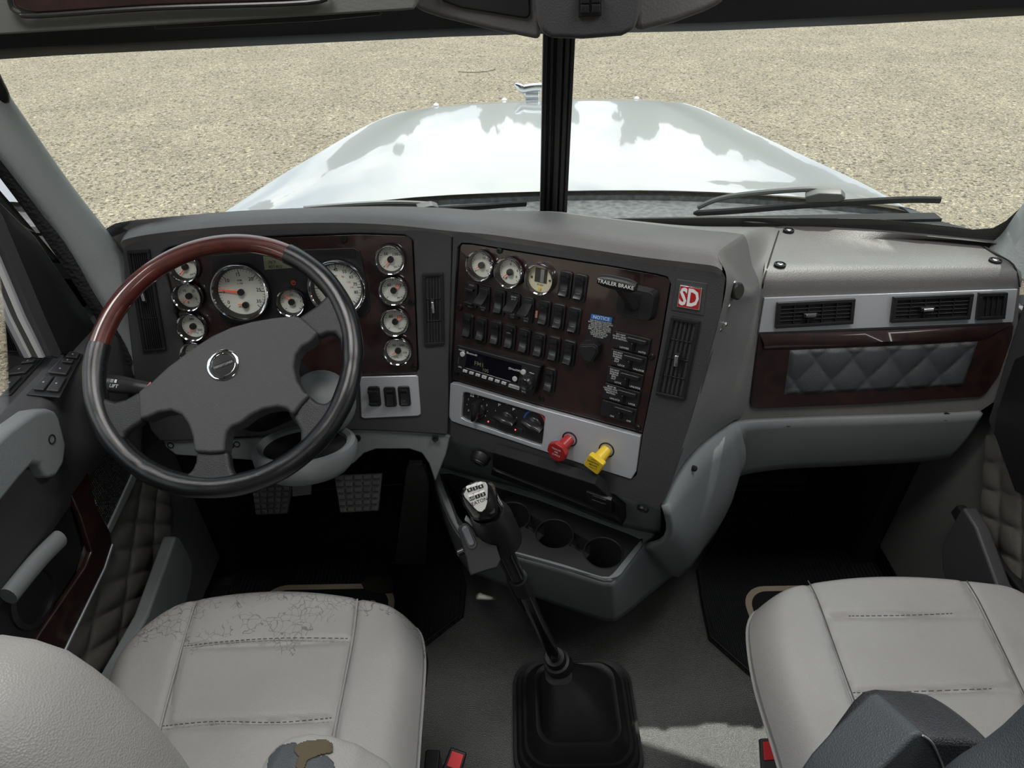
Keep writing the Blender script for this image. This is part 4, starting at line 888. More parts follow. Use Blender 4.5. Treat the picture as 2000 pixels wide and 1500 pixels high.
# ================================================================ STEERING WHEEL
W=Fr(Vector((-.492,.943,.993)),Vector((.042,-1,1.279)))
sw_=thing('steering_wheel',W.o,'four-spoke steering wheel with wood upper rim and worn black leather','steering wheel')
def wang(u,v): a,b=W.uv((u,v)); return math.atan2(b,a)
RW=.2185; TR=.0170
a1=wang(565,492); a2=wang(193,672)
if a2<a1: a2+=2*math.pi
def arcpts(s_,e,n,c=0,r=RW): return [W.pt(r*math.cos(s_+(e-s_)*k/n),r*math.sin(s_+(e-s_)*k/n),c) for k in range(n+1)]
bm=BM(); tube(bm,arcpts(a1,a2,60),TR,24,flat=.96,ref=W.N); mk('wood_rim',bm,M_wwood,sw_)
n=110; bm=BM(); rr=[TR*1.0]+[TR*1.1]*(n-1)+[TR*1.0]
tube(bm,arcpts(a2,a1+2*math.pi,n),[TR*(1.08+.02*math.sin(k*.7)+(-.05 if k in (28,29,80,81) else 0)) for k in range(n+1)],24,flat=.96,ref=W.N); mk('leather_rim',bm,M_leather,sw_)
# stitching along the inner side of the leather
def stitch(a0,a1_,nm='stitching'):
    k=int(abs(a1_-a0)*RW/.0045); bm=BM()
    for i in range(k):
        a=a0+(a1_-a0)*i/k; da=.0040/RW
        p=W.pt((RW-TR*1.06)*math.cos(a),(RW-TR*1.06)*math.sin(a),.004); q_=W.pt((RW-TR*1.02)*math.cos(a+da*.5),(RW-TR*1.02)*math.sin(a+da*.5),-.003+.010)
        tube(bm,[p,q_],.0006,4,cap=False)
    o=mk(nm,bm,M_black,sw_); return o
stitch(a2+.02,a2+.55); stitch(a1-.02,a1-.5); stitch(a2+1.15,a2+1.7)
zw=lambda x,y:(150+x*.3867,420+y*.3867)
# spokes: leather covered, each its own part
def spoke(px,c0=-.012,c1=.010):
    bm=BM(); pxprism(bm,W,[zw(*p) for p in px],c0,c1); return mk('spoke',bm,mat('spoke_leather',(.016,.0165,.018),.5,bump=.3,bscale=700,btype='leather'),sw_,bevel=.007,seg=4)
spoke([(70,830),(120,890),(160,935),(200,950),(260,935),(330,895),(348,960),(350,1045),(300,1075),(255,1110),(245,1150),(270,1200),(200,1215),(110,1130),(60,980)])
spoke([(1120,530),(1180,490),(1225,460),(1262,420),(1280,370),(1285,320),(1350,400),(1410,540),(1400,700),(1345,720),(1335,640),(1310,605),(1270,605),(1225,625),(1170,575)])
spoke([(1180,915),(1215,950),(1260,960),(1300,925),(1330,860),(1400,860),(1330,1060),(1200,1200),(1110,1270),(1095,1230),(1135,1150),(1135,1095),(1100,1030),(1130,965)])
spoke([(612,1195),(775,1195),(785,1270),(800,1310),(850,1318),(900,1330),(860,1380),(700,1410),(540,1385),(490,1330),(545,1325),(590,1295),(610,1250)])
bm=BM(); hub=[(332,905),(400,855),(480,780),(600,690),(700,625),(800,580),(900,553),(1000,535),(1090,525),(1135,527),(1180,565),(1232,610),(1195,655),(1150,680),(1120,720),(1110,780),(1125,850),(1160,905),(1190,922),(1150,965),(1105,1022),(1075,990),(1030,980),(960,992),(900,1020),(850,1060),(800,1080),(775,1110),(768,1160),(765,1207),(690,1212),(612,1205),(605,1130),(585,1070),(550,1020),(500,1000),(440,1008),(390,1030),(342,1045)]
pxprism(bm,W,[zw(*p) for p in hub],-.02,.018); mk('hub_pad',bm,M_pad,sw_,bevel=.011,seg=5)
oe=W.px(*zw(764,773),.018)
bm=BM(); lathe(bm,oe,W.N,[(.0275,-.001),(.0268,.0030),(.0235,.0045),(.0200,.0040),(.0185,.0020),(.0185,.001)],48,0); lathe(bm,oe,W.N,[(.0185,.0018),(0,.0022)],48,1)
em=mk('hub_emblem',bm,[M_chrome,M_switch],sw_)
e1=(W.U*math.cos(R(20))+W.V*math.sin(R(20))).normalized(); e2=W.N.cross(e1)
bm=BM(); text(bm,'FREIGHTLINER',oe+W.N*.0026,e1,e2,.0050); mk('emblem_lettering',bm,M_dimwhite,em,smooth=False)
bm=BM(); text(bm,'LIFT',W.px(*zw(820,895),.0184),e1,e2,.004) ; bm.free()
bm=BM(); rows=[loop3(oe,e1,e2,W.N,rrect(.032,.008,.0035),.0025),loop3(oe,e1,e2,W.N,rrect(.031,.0072,.0033),.0025)]; grid(bm,rows,closeu=True); mk('emblem_outline',bm,M_chrome,em)
# column
scol=thing('steering_column',(-.49,1.15,.75),'dark steering column with grey shroud and combination stalk behind the wheel','steering column')
bm=BM(); tube(bm,[W.pt(0,0,-.015),W.pt(0,0,-.05),W.pt(0,-.01,-.10),W.pt(0,-.02,-.16),Vector((-.475,1.14,.80))],[.05,.055,.062,.075,.08],28,ref=W.U); mk('column_tube',bm,M_black,scol)
o=W.px(*zw(1180,815),-.10); bm=BM()
lathe(bm,W.px(*zw(1130,850),-.14),W.N,[(0,.055),(.030,.052),(.050,.040),(.060,.015),(.062,-.02),(.05,-.06)],32,0); mk('upper_shroud',bm,M_gray,scol)
bm=BM(); oc=dep(596,868,1.26); ax=Vector((0,.30,.95)).normalized()
lathe(bm,oc,ax,[(.070,-.02),(.078,.002),(.086,.006),(.093,.003),(.097,-.006),(.094,-.028),(.080,-.046),(.055,-.058),(0,-.064)],40,0); lathe(bm,oc,ax,[(.077,-.004),(0,-.006)],40,1)
mk('lower_shroud',bm,[M_gray,M_blk2],scol)
Ws=W.off(-.055)
s0=Ws.px(209,748);s1=Ws.px(250,753);s2=Ws.px(312,762);s3=Ws.px(400,775)
bm=BM(); pts=cr([s0,s0.lerp(s1,.3),s1,s2,s3],5); nn_=len(pts)
tube(bm,pts,[.0125 if k<2 else .0165 if k<8 else .0165-.006*min(1,(k-8)/8) for k in range(nn_)],16,flat=.6,ref=W.N); st=mk('turn_signal_stalk',bm,M_black,scol)
sd=(s1-s0).normalized(); se=W.N.cross(sd).normalized()
bm=BM(); text(bm,'LIFT',Ws.px(228.5,757,.0106),sd,se,.0085); oh=Ws.px(229,747,.0106)
obox(bm,oh+sd*.003,sd,se,W.N,.004,.006,0,.0003); [obox(bm,oh-sd*.0035+se*(y*.0016),sd,se,W.N,.005,.0008,0,.0003) for y in (-1.5,-.5,.5,1.5)]
mk('stalk_lettering',bm,M_white,st,smooth=False)
bm=BM(); oh=Ws.px(297,754,.0085); poly(bm,[oh-sd*.005-se*.004,oh+sd*.005-se*.004,oh+se*.006]); mk('hazard_mark',bm,mat('pink_print',(.7,.2,.18),.5),st,smooth=False)
# ================================================================ DOORS AND SIDE WALLS
def sidewall(name,X,sg,label):
    bm=BM(); a,b=sorted((X,X+sg*.05))
    box3(bm,a,b,-1.6,1.75,-.06,.55); box3(bm,a,b,-1.6,-.15,.55,2.15); box3(bm,a,b,-.15,1.30,1.55,2.15); box3(bm,*((a,b) if False else ((b-.015,b) if sg<0 else (a,a+.015))),1.22,1.66,.55,.86)
    return mk(name,bm,M_ohead,kind='structure',label=label,cat='wall',smooth=False)
_wl=sidewall('wall_left',-.915,-1,'dark cab side wall around the driver door'); _wr=sidewall('wall_right',1.115,1,'dark cab side wall around the passenger door')
for w_,x0,x1 in ((_wl,-.915,-.80),(_wr,1.0,1.115)):
    bm=BM(); box3(bm,x0,x1,1.245,1.62,0,.88); mk('footwell_liner',bm,M_under,w_,smooth=False)
def wbox(name,X0,X1):
    bm=BM(); box3(bm,X0,X1,-.15,1.24,.10,.925); return bm
d1=mk('door_1',wbox('d',-.915,-.845),M_ohead,kind='structure',label='driver door with grab handle, wood trim and quilted lower panel',cat='door',bevel=.01)
d2=mk('door_2',wbox('d',1.045,1.115),M_ohead,kind='structure',label='passenger door, dark and quilted, right of the glove box',cat='door',bevel=.01)
Lf=Fr(Vector((-.83,0,0)),Vector((1,0,0))); Rf=Fr(Vector((1.03,0,0)),Vector((-1,0,0)))
# driver door glass
bm=BM(); poly(bm,[(-.852,-.15,.93),(-.852,1.24,.93),(-.848,1.10,1.6),(-.848,-.15,1.6)]); mk('window_3',bm,M_glass,kind='structure',label='driver door side window',cat='window',smooth=False)
bm=BM(); poly(bm,[(1.052,-.15,.93),(1.052,1.24,.93),(1.048,1.10,1.6),(1.048,-.15,1.6)]); mk('window_4',bm,M_glass,kind='structure',label='passenger door side window',cat='window',smooth=False)
def dpart(name,px,c0,c1,m_,bev=.003,parent=None,fr=None,**k):
    bm=BM(); pxprism(bm,fr or Lf,px,c0,c1); return mk(name,bm,m_,parent or d1,bevel=bev,**k)
dpart('sail_panel',[(-220,60),(0,395),(69,462),(149,578),(205,665),(245,735),(240,745),(172,700),(112,690),(83,620),(0,425),(-220,90)],-.010,.0,M_black,.002)
dpart('window_frame',[(-220,90),(0,424),(83,620),(115,690),(108,700),(93,696),(55,616),(0,485),(-220,180)],-.012,.006,M_dash,.002)
dpart('glass_channel',[(0,485),(55,616),(95,696),(90,699),(50,620),(0,500),(-120,260),(-120,230)],-.014,-.004,M_silver,.001)
# sill on top of the door
bm=BM(); S0=[onX(96,697,-.865),onX(0,783,-.865),onX(-200,960,-.865)]
a=cr([Vector((-.852,1.24,.945)),Vector((-.852,.9,.945)),Vector((-.852,-.1,.945))],5); b=[p+Vector((.039,0,-.004)) for p in a]; c_=[p+Vector((.056,0,-.03)) for p in a]; d_=[p+Vector((.052,0,-.17)) for p in a]; e_=[p+Vector((.012,0,-.26)) for p in a]
grid(bm,[a,b,[p+Vector((.051,0,-.012)) for p in a],c_,d_,e_]); mk('door_sill',bm,M_dash,d1,angle=60)
SF=Fr(Vector((-.83,.9,.943)),Vector((.06,0,1)).normalized(),(0,1,0))
q=Quad(SF,[(134,689),(163,694),(118,779),(52,773)])
bm=BM(); qbox(bm,q,0,1,0,1,0,.004); swp=mk('switch_plate',bm,M_black,d1,bevel=.0015)
for (s0_,s1_,t0_,t1_) in ((.12,.46,.62,.92),(.54,.92,.62,.92),(.12,.85,.34,.55),(.25,.8,.20,.28),(.25,.9,.03,.16)):
    bm=BM(); qbox(bm,q,s0_,s1_,t0_,t1_,.004,.009); bt=mk('window_switch',bm,mat('door_switch_plastic',(.03,.03,.032),.35),swp,bevel=.002,seg=3)
    bm=BM(); qbox(bm,q,(s0_+s1_)/2-.03,(s0_+s1_)/2+.03,(t0_+t1_)/2-.012,(t0_+t1_)/2+.012,.009,.0094)
    mk('switch_marking',bm,M_dimwhite,swp,smooth=False)
# inner panel layers
def qgrid(fr,px,nx,ny,kx,ky,m_,name,parent,amp=.012,base=.0):
    q=Quad(fr,px); bm=BM(); rows=[]
    for j in range(ny+1):
        rows.append([q(i/nx,j/ny,base+amp*(abs(math.sin(math.pi*(i/nx)*kx))**.45)*(abs(math.sin(math.pi*(j/ny)*ky))**.45)) for i in range(nx+1)])
    grid(bm,rows); return mk(name,bm,m_,parent,angle=80)
qgrid(Lf,[(215,880),(330,955),(335,1200),(60,1420)],60,80,4,7,M_quilt,'quilted_panel',d1,.010,.002)
dpart('speaker_grille',[(147,880),(184,843),(246,924),(241,940),(196,1033),(188,1015),(166,955)],.0,.012,M_spk,.002)
dpart('speaker_trim',[(246,924),(255,930),(250,945),(202,1042),(194,1036)],.0,.016,M_gray,.002)
dpart('upper_panel',[(-260,1010),(0,830),(120,760),(190,640),(215,650),(258,760),(248,925),(182,845),(147,880),(105,935),(60,960),(-260,1200)],.0,.030,M_dash,.006)
dpart('armrest_recess',[(-260,1120),(60,935),(108,925),(150,1075),(140,1110),(50,1250),(-260,1500)],.0,.012,M_black,.004)
dpart('wood_trim',[(104,940),(142,905),(152,930),(166,985),(194,1038),(198,1062),(182,1110),(112,1250),(-30,1540),(-80,1500),(52,1240),(145,1108),(157,1078),(136,1012)],.010,.022,M_wood,.003)
dpart('chrome_edge',[(198,1062),(200,1066),(184,1112),(114,1253),(-20,1540),(-30,1540),(112,1250),(182,1110)],.010,.023,M_silver,.001)
bm=BM(); Lh=Lf.off(.055)
pxprism(bm,Lh,[(-260,1090),(-100,945),(0,858),(22,838),(72,802),(96,798),(110,802),(118,815),(132,868),(127,905),(112,930),(96,935),(80,908),(66,906),(40,935),(0,985),(-100,1090),(-260,1260)],-.035,.0)
gh=mk('grab_handle',bm,M_gray,d1,bevel=.012,seg=4)
bm=BM(); o=Lh.px(101,858,0); lathe(bm,o,Lh.N,[(.0085,-.002),(.0085,.0012),(.0065,.0012),(.0065,-.0005),(0,-.0005)],18); mk('screw_recess',bm,M_blk2,gh)
bm=BM(); La=Lf.off(.035); tube(bm,cr([La.px(16,1165),La.px(40,1135),La.px(78,1090),La.px(116,1052)],4),[.017]*13,14,flat=.75,ref=(1,0,0)); mk('door_lever',bm,M_gray,d1)
bm=BM(); o=Lf.px(50,1165,.012); lathe(bm,o,Lf.N,[(.055,0),(.054,.004),(.045,.006),(.043,-.002),(0,-.002)],36); mk('lever_cup',bm,M_black,d1)
# step covers
sc1=thing('step_cover',(-.74,1.0,0),'grey plastic step cover between driver door and floor mat','step cover','step covers')
L2=Fr(Vector((-.745,0,0)),Vector((1,0,0)))
bm=BM(); pxprism(bm,L2,[(344,1047),(352,1050),(366,1075),(377,1100),(374,1140),(364,1178),(345,1230),(285,1290),(180,1400),(290,1200)],-.03,.0); mk('cover',bm,M_gray,sc1,bevel=.006,seg=3)
bm=BM(); q=Quad(Fr(Vector((0,0,.05)),Vector((0,0,1)),(1,0,0)),[(378,1146),(450,1143),(440,1175),(368,1185)]); qbox(bm,q,0,1,0,1,-.01,.002)
for k in range(10): qbox(bm,q,.06+.09*k,.10+.09*k,.08,.95,.002,.006)
mk('tread',bm,M_rub,sc1)
sc2=thing('step_cover',(.93,1.0,0),'dark grey step cover between passenger door and floor mat','step cover','step covers')
R2=Fr(Vector((.945,0,0)),Vector((-1,0,0)))
bm=BM(); pxprism(bm,R2,[(1872,1000),(1880,990),(1905,1030),(1945,1140),(2040,1260),(1900,1260),(1852,1160),(1838,1105),(1840,1060)],-.03,.0); mk('cover',bm,M_dash,sc2,bevel=.006,seg=3)
bm=BM(); q=Quad(Fr(Vector((0,0,.05)),Vector((0,0,1)),(1,0,0)),[(1778,1105),(1848,1102),(1860,1150),(1785,1150)]); qbox(bm,q,0,1,0,1,-.01,.002)
for k in range(10): qbox(bm,q,.06+.09*k,.10+.09*k,.08,.95,.002,.006)
mk('tread',bm,M_rub,sc2)
# passenger door inner layers
qgrid(Rf,[(1925,850),(2080,840),(2120,1400),(1900,1200)],50,70,4,7,M_quilt,'quilted_panel',d2,.010,.0)
dpart('lower_rail',[(1872,1000),(1885,985),(1960,1085),(2100,1260),(2100,1330),(1940,1130)],.0,.02,M_blk2,.004,d2,Rf)
dpart('armrest_recess',[(1968,845),(1975,800),(2010,700),(2150,640),(2200,1050),(2010,960)],.0,.03,M_black,.004,d2,Rf)
dpart('upper_panel',[(1992,650),(2020,560),(2200,520),(2200,760),(2010,700),(1980,800),(1950,850),(1940,820)],.0,.012,M_dash,.004,d2,Rf)
# ================================================================ SEATS
def cushion(name,parent,Lp,Rp,bulge,z,m_,seams,thick=.15,yfront=0):
    Lq=cr([onZ(u,v,z) for u,v in Lp],8); Rq=cr([onZ(u,v,z) for u,v in Rp],8)
    n=len(Lq); NS=72; rows=[]
    segs=[]
    for a,b in seams: segs.append((onZ(*a,z+.012),onZ(*b,z+.012)))
    def sd(p):
        best=9
        for a,b in segs:
            d=b-a; t=max(0,min(1,((p.x-a.x)*d.x+(p.y-a.y)*d.y)/(d.x**2+d.y**2))); best=min(best,math.hypot(p.x-a.x-d.x*t,p.y-a.y-d.y*t))
        return best
    NT=90
    def samp(Q_,t): x=t*(len(Q_)-1); i=min(int(x),len(Q_)-2); return Q_[i].lerp(Q_[i+1],x-i)
    for j in range(NT+1):
        t=j/NT; a,b=samp(Lq,t),samp(Rq,t); r_=[]
        for i in range(NS+1):
            s_=i/NS; p=a.lerp(b,s_); ff=max(0,1-t*3.2)**2
            p.y+=bulge*(1-(2*s_-1)**2)*ff
            ed=min(s_,1-s_)*(b-a).length; et=t*.55
            h=-.045*(max(0,1-ed/.055))**2.2 -.05*(max(0,1-et/.05))**2.2
            h+=.014*math.sin(math.pi*s_)+ .006*math.sin(7*s_+3*t)*math.sin(5*t)
            g_=sd(p); h-=.0065*math.exp(-(g_/.006)**2)
            r_.append(Vector((p.x,p.y,z+h)))
        rows.append(r_)
    bm=BM(); vs=grid(bm,rows)
    # skirt
    loop=[rows[j][0] for j in range(NT,-1,-1)]+rows[0][1:]+[rows[j][NS] for j in range(1,NT+1)]
    cx=sum(p.x for p in loop)/len(loop); cy=sum(p.y for p in loop)/len(loop)
    l1=[Vector((p.x+(p.x-cx)*.004,p.y+(p.y-cy)*.004,p.z-.02)) for p in loop]; l2=[Vector((p.x-(p.x-cx)*.10,p.y-(p.y-cy)*.06,p.z-.09)) for p in loop]; l3=[Vector((p.x-(p.x-cx)*.30,p.y-(p.y-cy)*.20,p.z-.12)) for p in loop]
    grid(bm,[loop,l1,l2,l3]); o=mk(name,bm,m_,parent,angle=60)
    bm=BM(); tube(bm,[p+Vector(((p.x-cx)*.008,(p.y-cy)*.008,-.012)) for p in loop[::2]],.0028,6); mk('piping',bm,m_,o)
    return rows
def seamline(parent,pts,z,m_,dash=True,r=.0008):
    P_=cr([onZ(u,v,z) for u,v in pts],10); bm=BM()
    if dash:
        for a,b in zip(P_,P_[1:]):
            L_=(b-a).length; k=max(1,int(L_/.007))
            for i in range(k):
                p=a.lerp(b,i/k); q_=a.lerp(b,(i+.6)/k); tube(bm,[p,q_],r,4)
    else: tube(bm,P_,r*1.8,6)
    return mk('stitching' if dash else 'seam_piping',bm,m_,parent)
ds=thing('seat',(-.45,.5,0),'light grey driver seat with cracked leather and torn armrest','seat','cab seats')
cushion('seat_cushion',ds,[(330,1178),(275,1204),(225,1248),(196,1300),(180,1370),(165,1460),(150,1600),(130,1800)],[(792,1183),(814,1208),(822,1258),(818,1330),(811,1410),(804,1500),(795,1620),(785,1800)],.044,.585,M_seatc,
  [((380,1172),(345,1290)),((345,1290),(300,1500)),((300,1500),(280,1700)),((697,1160),(680,1280)),((680,1280),(645,1470)),((645,1470),(620,1650)),((360,1262),(682,1247)),((320,1418),(650,1404))])
seamline(ds,[(360,1262),(450,1252),(560,1246),(682,1247)],.5975,M_thread); seamline(ds,[(318,1418),(420,1409),(540,1411),(650,1402)],.600,M_thread)
seamline(ds,[(381,1178),(362,1240),(340,1320),(316,1410),(296,1500)],.595,M_seat,False); seamline(ds,[(698,1170),(690,1240),(675,1320),(655,1420),(640,1500)],.5975,M_seat,False)
bm=BM(); box3(bm,-.66,-.30,.18,.66,.0,.30); box3(bm,-.62,-.33,.22,.62,.30,.47); mk('seat_base',bm,M_black,ds,bevel=.01)
def zb(px,fr,c=0): return [fr.px(u,v,c) for u,v in px]
BF=Fr(Vector((0,.255,1.1)),Vector((0,-1,.20)))
outl_=[(-420,1400),(-260,1300),(-120,1252),(0,1241),(100,1265),(200,1330),(300,1420),(368,1500),(420,1590),(460,1700),(470,1900),(-420,1900)]
def softslab(name,parent,fr,px,depth,m_,inset=.03,steps=6,n=80,cen=None):
    uv=[fr.uv(p) for p in px]; c0=fr.uv(cen) if cen else (sum(a for a,b in uv)/len(uv),sum(b for a,b in uv)/len(uv)); L_=resamp(uv,n,c0); rows=[]
    for k in range(steps*2+1):
        t=k/(steps*2)*math.pi; cc=depth*.5+depth*.5*math.cos(t)-depth*.18; ins=inset*(1-math.sin(t)**.6)
        r_=[]
        for a,b in L_:
            d=math.hypot(a-c0[0],b-c0[1]); f=1-ins/d; r_.append(fr.pt(c0[0]+(a-c0[0])*f,c0[1]+(b-c0[1])*f,cc))
        rows.append(r_)
    bm=BM(); grid(bm,rows,closeu=True); poly(bm,rows[0]); poly(bm,rows[-1][::-1]); return mk(name,bm,m_,parent,angle=70),L_,c0
bk_,L_,c0=softslab('backrest',ds,BF,outl_,.11,M_seat,.035,cen=(0,1700))
bm=BM(); pts=[]
for a,b in L_:
    d=math.hypot(a-c0[0],b-c0[1]); f=1-.030/d; pts.append(BF.pt(c0[0]+(a-c0[0])*f,c0[1]+(b-c0[1])*f,.0895))
ii=[i for i,(a,b) in enumerate(L_) if b>c0[1]+.02]; pts=[pts[i] for i in ii]
tube(bm,pts,.0016,5); mk('backrest_seam',bm,M_thread,bk_)
AF=Fr(Vector((0,.30,1.0)),Vector((0,-1,.45)))
ar,_,_=softslab('armrest',ds,AF,[(515,1505),(523,1472),(550,1450),(590,1441),(640,1444),(700,1463),(765,1505),(800,1560),(820,1700),(500,1700)],.075,M_seat,.012)
from mathutils.bvhtree import BVHTree
def conform(name,parent,ob,px,off,m_,step=2):      # a thin patch that lies on the surface of ob
    bv=BVHTree.FromPolygons([v.co for v in ob.data.vertices],[tuple(p.vertices) for p in ob.data.polygons])
    def inside(x,y):
        c=False
        for i in range(len(px)):
            (x1,y1),(x2,y2)=px[i],px[i-1]
            if (y1>y)!=(y2>y) and x<(x2-x1)*(y-y1)/(y2-y1)+x1: c=not c
        return c
    bm=BM(); vs={}
    def V(i,j):
        if (i,j) not in vs:
            h,n_,_,_=bv.ray_cast(CAM,ray(i*step,j*step).normalized()); vs[(i,j)]=bm.verts.new(h-ray(i*step,j*step).normalized()*off) if h else None
        return vs[(i,j)]
    for i in range(int(min(p[0] for p in px)//step),int(max(p[0] for p in px)//step)+1):
        for j in range(int(min(p[1] for p in px)//step),int(max(p[1] for p in px)//step)+1):
            if inside((i+.5)*step,(j+.5)*step):
                q_=[V(i,j),V(i+1,j),V(i+1,j+1),V(i,j+1)]
                if all(q_): bm.faces.new(q_)
    return mk(name,bm,m_,parent,solid=.0012,angle=80)
conform('armrest_patch',ar,ar,[(520,1520),(524,1480),(545,1456),(578,1449),(586,1470),(596,1480),(640,1476),(652,1490),(660,1540)],.0012,M_seatd)
conform('torn_foam',ar,ar,[(576,1455),(600,1446),(636,1444),(650,1452),(650,1468),(622,1474),(600,1484),(594,1500),(584,1510),(578,1496),(584,1478),(574,1466)],.0030,M_foam)
ps=thing('seat',(.55,.5,0),'light grey passenger seat with dark slate backrest and armrest','seat','cab seats')
cushion('seat_cushion',ps,[(1522,1148),(1488,1163),(1474,1195),(1477,1250),(1489,1310),(1508,1370),(1528,1425),(1550,1491),(1592,1600),(1650,1800)],[(1985,1142),(2045,1165),(2085,1215),(2110,1290),(2140,1370),(2170,1450),(2200,1540),(2240,1640),(2300,1800)],.034,.60,M_seat,
  [((1578,1131),(1608,1200)),((1608,1200),(1640,1290)),((1640,1290),(1671,1374)),((1671,1374),(1720,1520)),((1888,1132),(1935,1220)),((1935,1220),(1998,1350)),((1998,1350),(2060,1500)),((1615,1203),(1920,1197)),((1665,1353),(1990,1343))])
seamline(ps,[(1658,1203),(1760,1202),(1862,1198)],.6155,M_thread); seamline(ps,[(1666,1353),(1800,1350),(1940,1345)],.6155,M_thread)
seamline(ps,[(1578,1134),(1592,1160),(1608,1200),(1640,1290),(1671,1374),(1700,1450)],.6115,M_thread,False,.0006); seamline(ps,[(1888,1134),(1910,1170),(1935,1220),(1998,1350),(2060,1480)],.6115,M_thread,False,.0006)
bm=BM(); box3(bm,.56,.86,.18,.64,.0,.30); box3(bm,.58,.84,.22,.62,.30,.48); mk('seat_base',bm,M_black,ps,bevel=.01)
BP=Fr(Vector((0,.30,1.1)),Vector((0,-1,.20)))
b2,_,_=softslab('backrest',ps,BP,[(1790,1620),(1830,1545),(1875,1505),(1930,1472),(1985,1430),(2030,1385),(2100,1340),(2250,1310),(2450,1330),(2650,1900),(1770,1900)],.11,M_seatd,.02,cen=(2150,1650))
bm=BM(); tube(bm,cr([BP.px(u,v,.0895) for u,v in ((1885,1535),(1925,1510),(1975,1480),(2020,1440),(2060,1400))],6),.0014,5); mk('backrest_seam',bm,M_threadl,b2)
AP=Fr(Vector((0,.33,1.0)),Vector((.25,-1,.45)))
a2_,_,_=softslab('armrest',ps,AP.off(-.008),[(1690,1365),(1712,1352),(1790,1356),(1832,1362),(1850,1380),(1862,1430),(1882,1510),(1900,1600),(1920,1800),(1560,1800),(1590,1500)],.085,M_leather,.012,cen=(1760,1600))
a2_.data.materials[0]=mat('soft_black_leather',(.045,.045,.05),.33,bump=.5,bscale=500,btype='leather')
bm=BM(); pxprism(bm,AP,[(1545,1530),(1585,1472),(1625,1428),(1665,1388),(1697,1357),(1712,1352),(1728,1364),(1745,1392),(1765,1445),(1785,1520),(1800,1800),(1500,1800)],-.002,.064); ap=mk('armrest_side',bm,M_seatd,a2_,bevel=.006,seg=3)
bm=BM(); tube(bm,cr([AP.px(u,v,.0645) for u,v in ((1712,1357),(1730,1372),(1748,1408),(1764,1455),(1780,1515))],6),.0012,5); mk('armrest_seam',bm,M_threadl,a2_)
# buckles
def buckle(px,z,label,red):
    c=onZ(*px,z); n_=(CAM-c).normalized(); n_=Vector((n_.x*.5,n_.y,n_.z)).normalized()
    t=thing('seat_belt_buckle',c,label,'buckle','seat belt buckles'); fr=Fr(c,n_); 
    return t,fr
t,fr=buckle((888,1482),.34,'red seat belt buckle standing beside the driver seat',0)
q=Quad(fr,[(880,1459),(912,1470),(898,1520),(862,1505)])
bm=BM(); qbox(bm,q,0,1,0,1.3,-.02,.0); mk('housing',bm,M_black,t,bevel=.003); bm=BM(); qbox(bm,q,.16,.86,.12,.75,0,.003); mk('release_button',bm,M_redb,t,bevel=.001)
bm=BM(); tube(bm,[q(.5,1.2,-.01),Vector((-.17,.45,.08))],.011,8,flat=.4); mk('stalk',bm,M_black,t)
t,fr=buckle((1504,1467),.34,'red seat belt buckle standing beside the passenger seat',0)
q=Quad(fr,[(1484,1443),(1520,1440),(1528,1490),(1487,1493)])
bm=BM(); qbox(bm,q,0,1,0,1.5,-.02,.0); mk('housing',bm,M_dash,t,bevel=.003); bm=BM(); qbox(bm,q,.14,.86,.12,.86,0,.003); mk('release_button',bm,M_redb,t,bevel=.001)
bm=BM(); tube(bm,[q(.5,1.4,-.01),Vector((.42,.45,.08))],.011,8,flat=.4); mk('stalk',bm,M_black,t)
bm=BM(); o=onZ(843,1490,.30); obox(bm,o,Vector((1,0,0)),Vector((0,1,0)),Vector((0,0,1)),.028,.05,-.12,0); mk('seat_switch_box',bm,M_black,ds,bevel=.003)
bm=BM(); o=onZ(824,1296,.50); obox(bm,o,Vector((1,0,0)),Vector((0,1,0)),Vector((0,0,1)),.014,.05,-.04,0.0); mk('seat_adjuster',bm,M_black,ds,bevel=.003)
# ================================================================ GEAR LEVER
K=dep(937,968,1.0)
gl_=thing('gear_lever',onZ(1125,1400,0),'black gear lever with silver topped knob and rubber floor boot','gear lever')
bc=onZ(1124,1398,.03); B0=onZ(1084,1284,.23)
bm=BM(); rows=[]; prof=[(.150,0,0),(.156,.012,0),(.154,.022,0),(.147,.020,0),(.143,.030,0),(.141,.040,0),(.134,.036,0),(.131,.048,0),(.129,.058,0),(.122,.054,0),(.118,.066,0),(.108,.085,0),(.100,.096,0),(.092,.094,.0),(.088,.088,.0),(.082,.100,.06),(.070,.122,.25),(.052,.150,.55),(.036,.170,.82),(.032,.178,.92)]
for w_,h_,sh in prof:
    c=Vector((bc.x,bc.y,0)).lerp(Vector((B0.x,B0.y,0)),sh*.9); rc=w_*.42 if sh<.5 else w_*.7
    rows.append([Vector((c.x+a,c.y+b,h_)) for a,b in rrect(w_*2*.97,w_*2*.98,rc,8)])
grid(bm,rows,closeu=True); poly(bm,rows[-1]); mk('boot',bm,M_rub,gl_,angle=50)
ax=(K-B0).normalized()
bm=BM(); tube(bm,[B0-ax*.06,B0-ax*.02,B0-ax*.018,B0+ax*.005],[.034,.030,.024,.022],20); mk('boot_collar',bm,M_rub,gl_)
bm=BM(); tube(bm,[B0-ax*.05,B0+ax*((K-B0).length-.13)],.0135,20); mk('shaft',bm,mat('gloss_black_rod',(.02,.02,.022),.12,metal=.6),gl_)
bm=BM(); sdv=(RT-ax*RT.dot(ax)).normalized(); tube(bm,cr([B0+ax*.28-sdv*.017,B0+ax*.38-sdv*.020,B0+ax*.44-sdv*.013,B0+ax*.50-sdv*.016],5),.006,8); tube(bm,[B0+ax*.36,B0+ax*.42],.0175,14); mk('air_hose',bm,M_rub,gl_)
tp=(K-B0).length
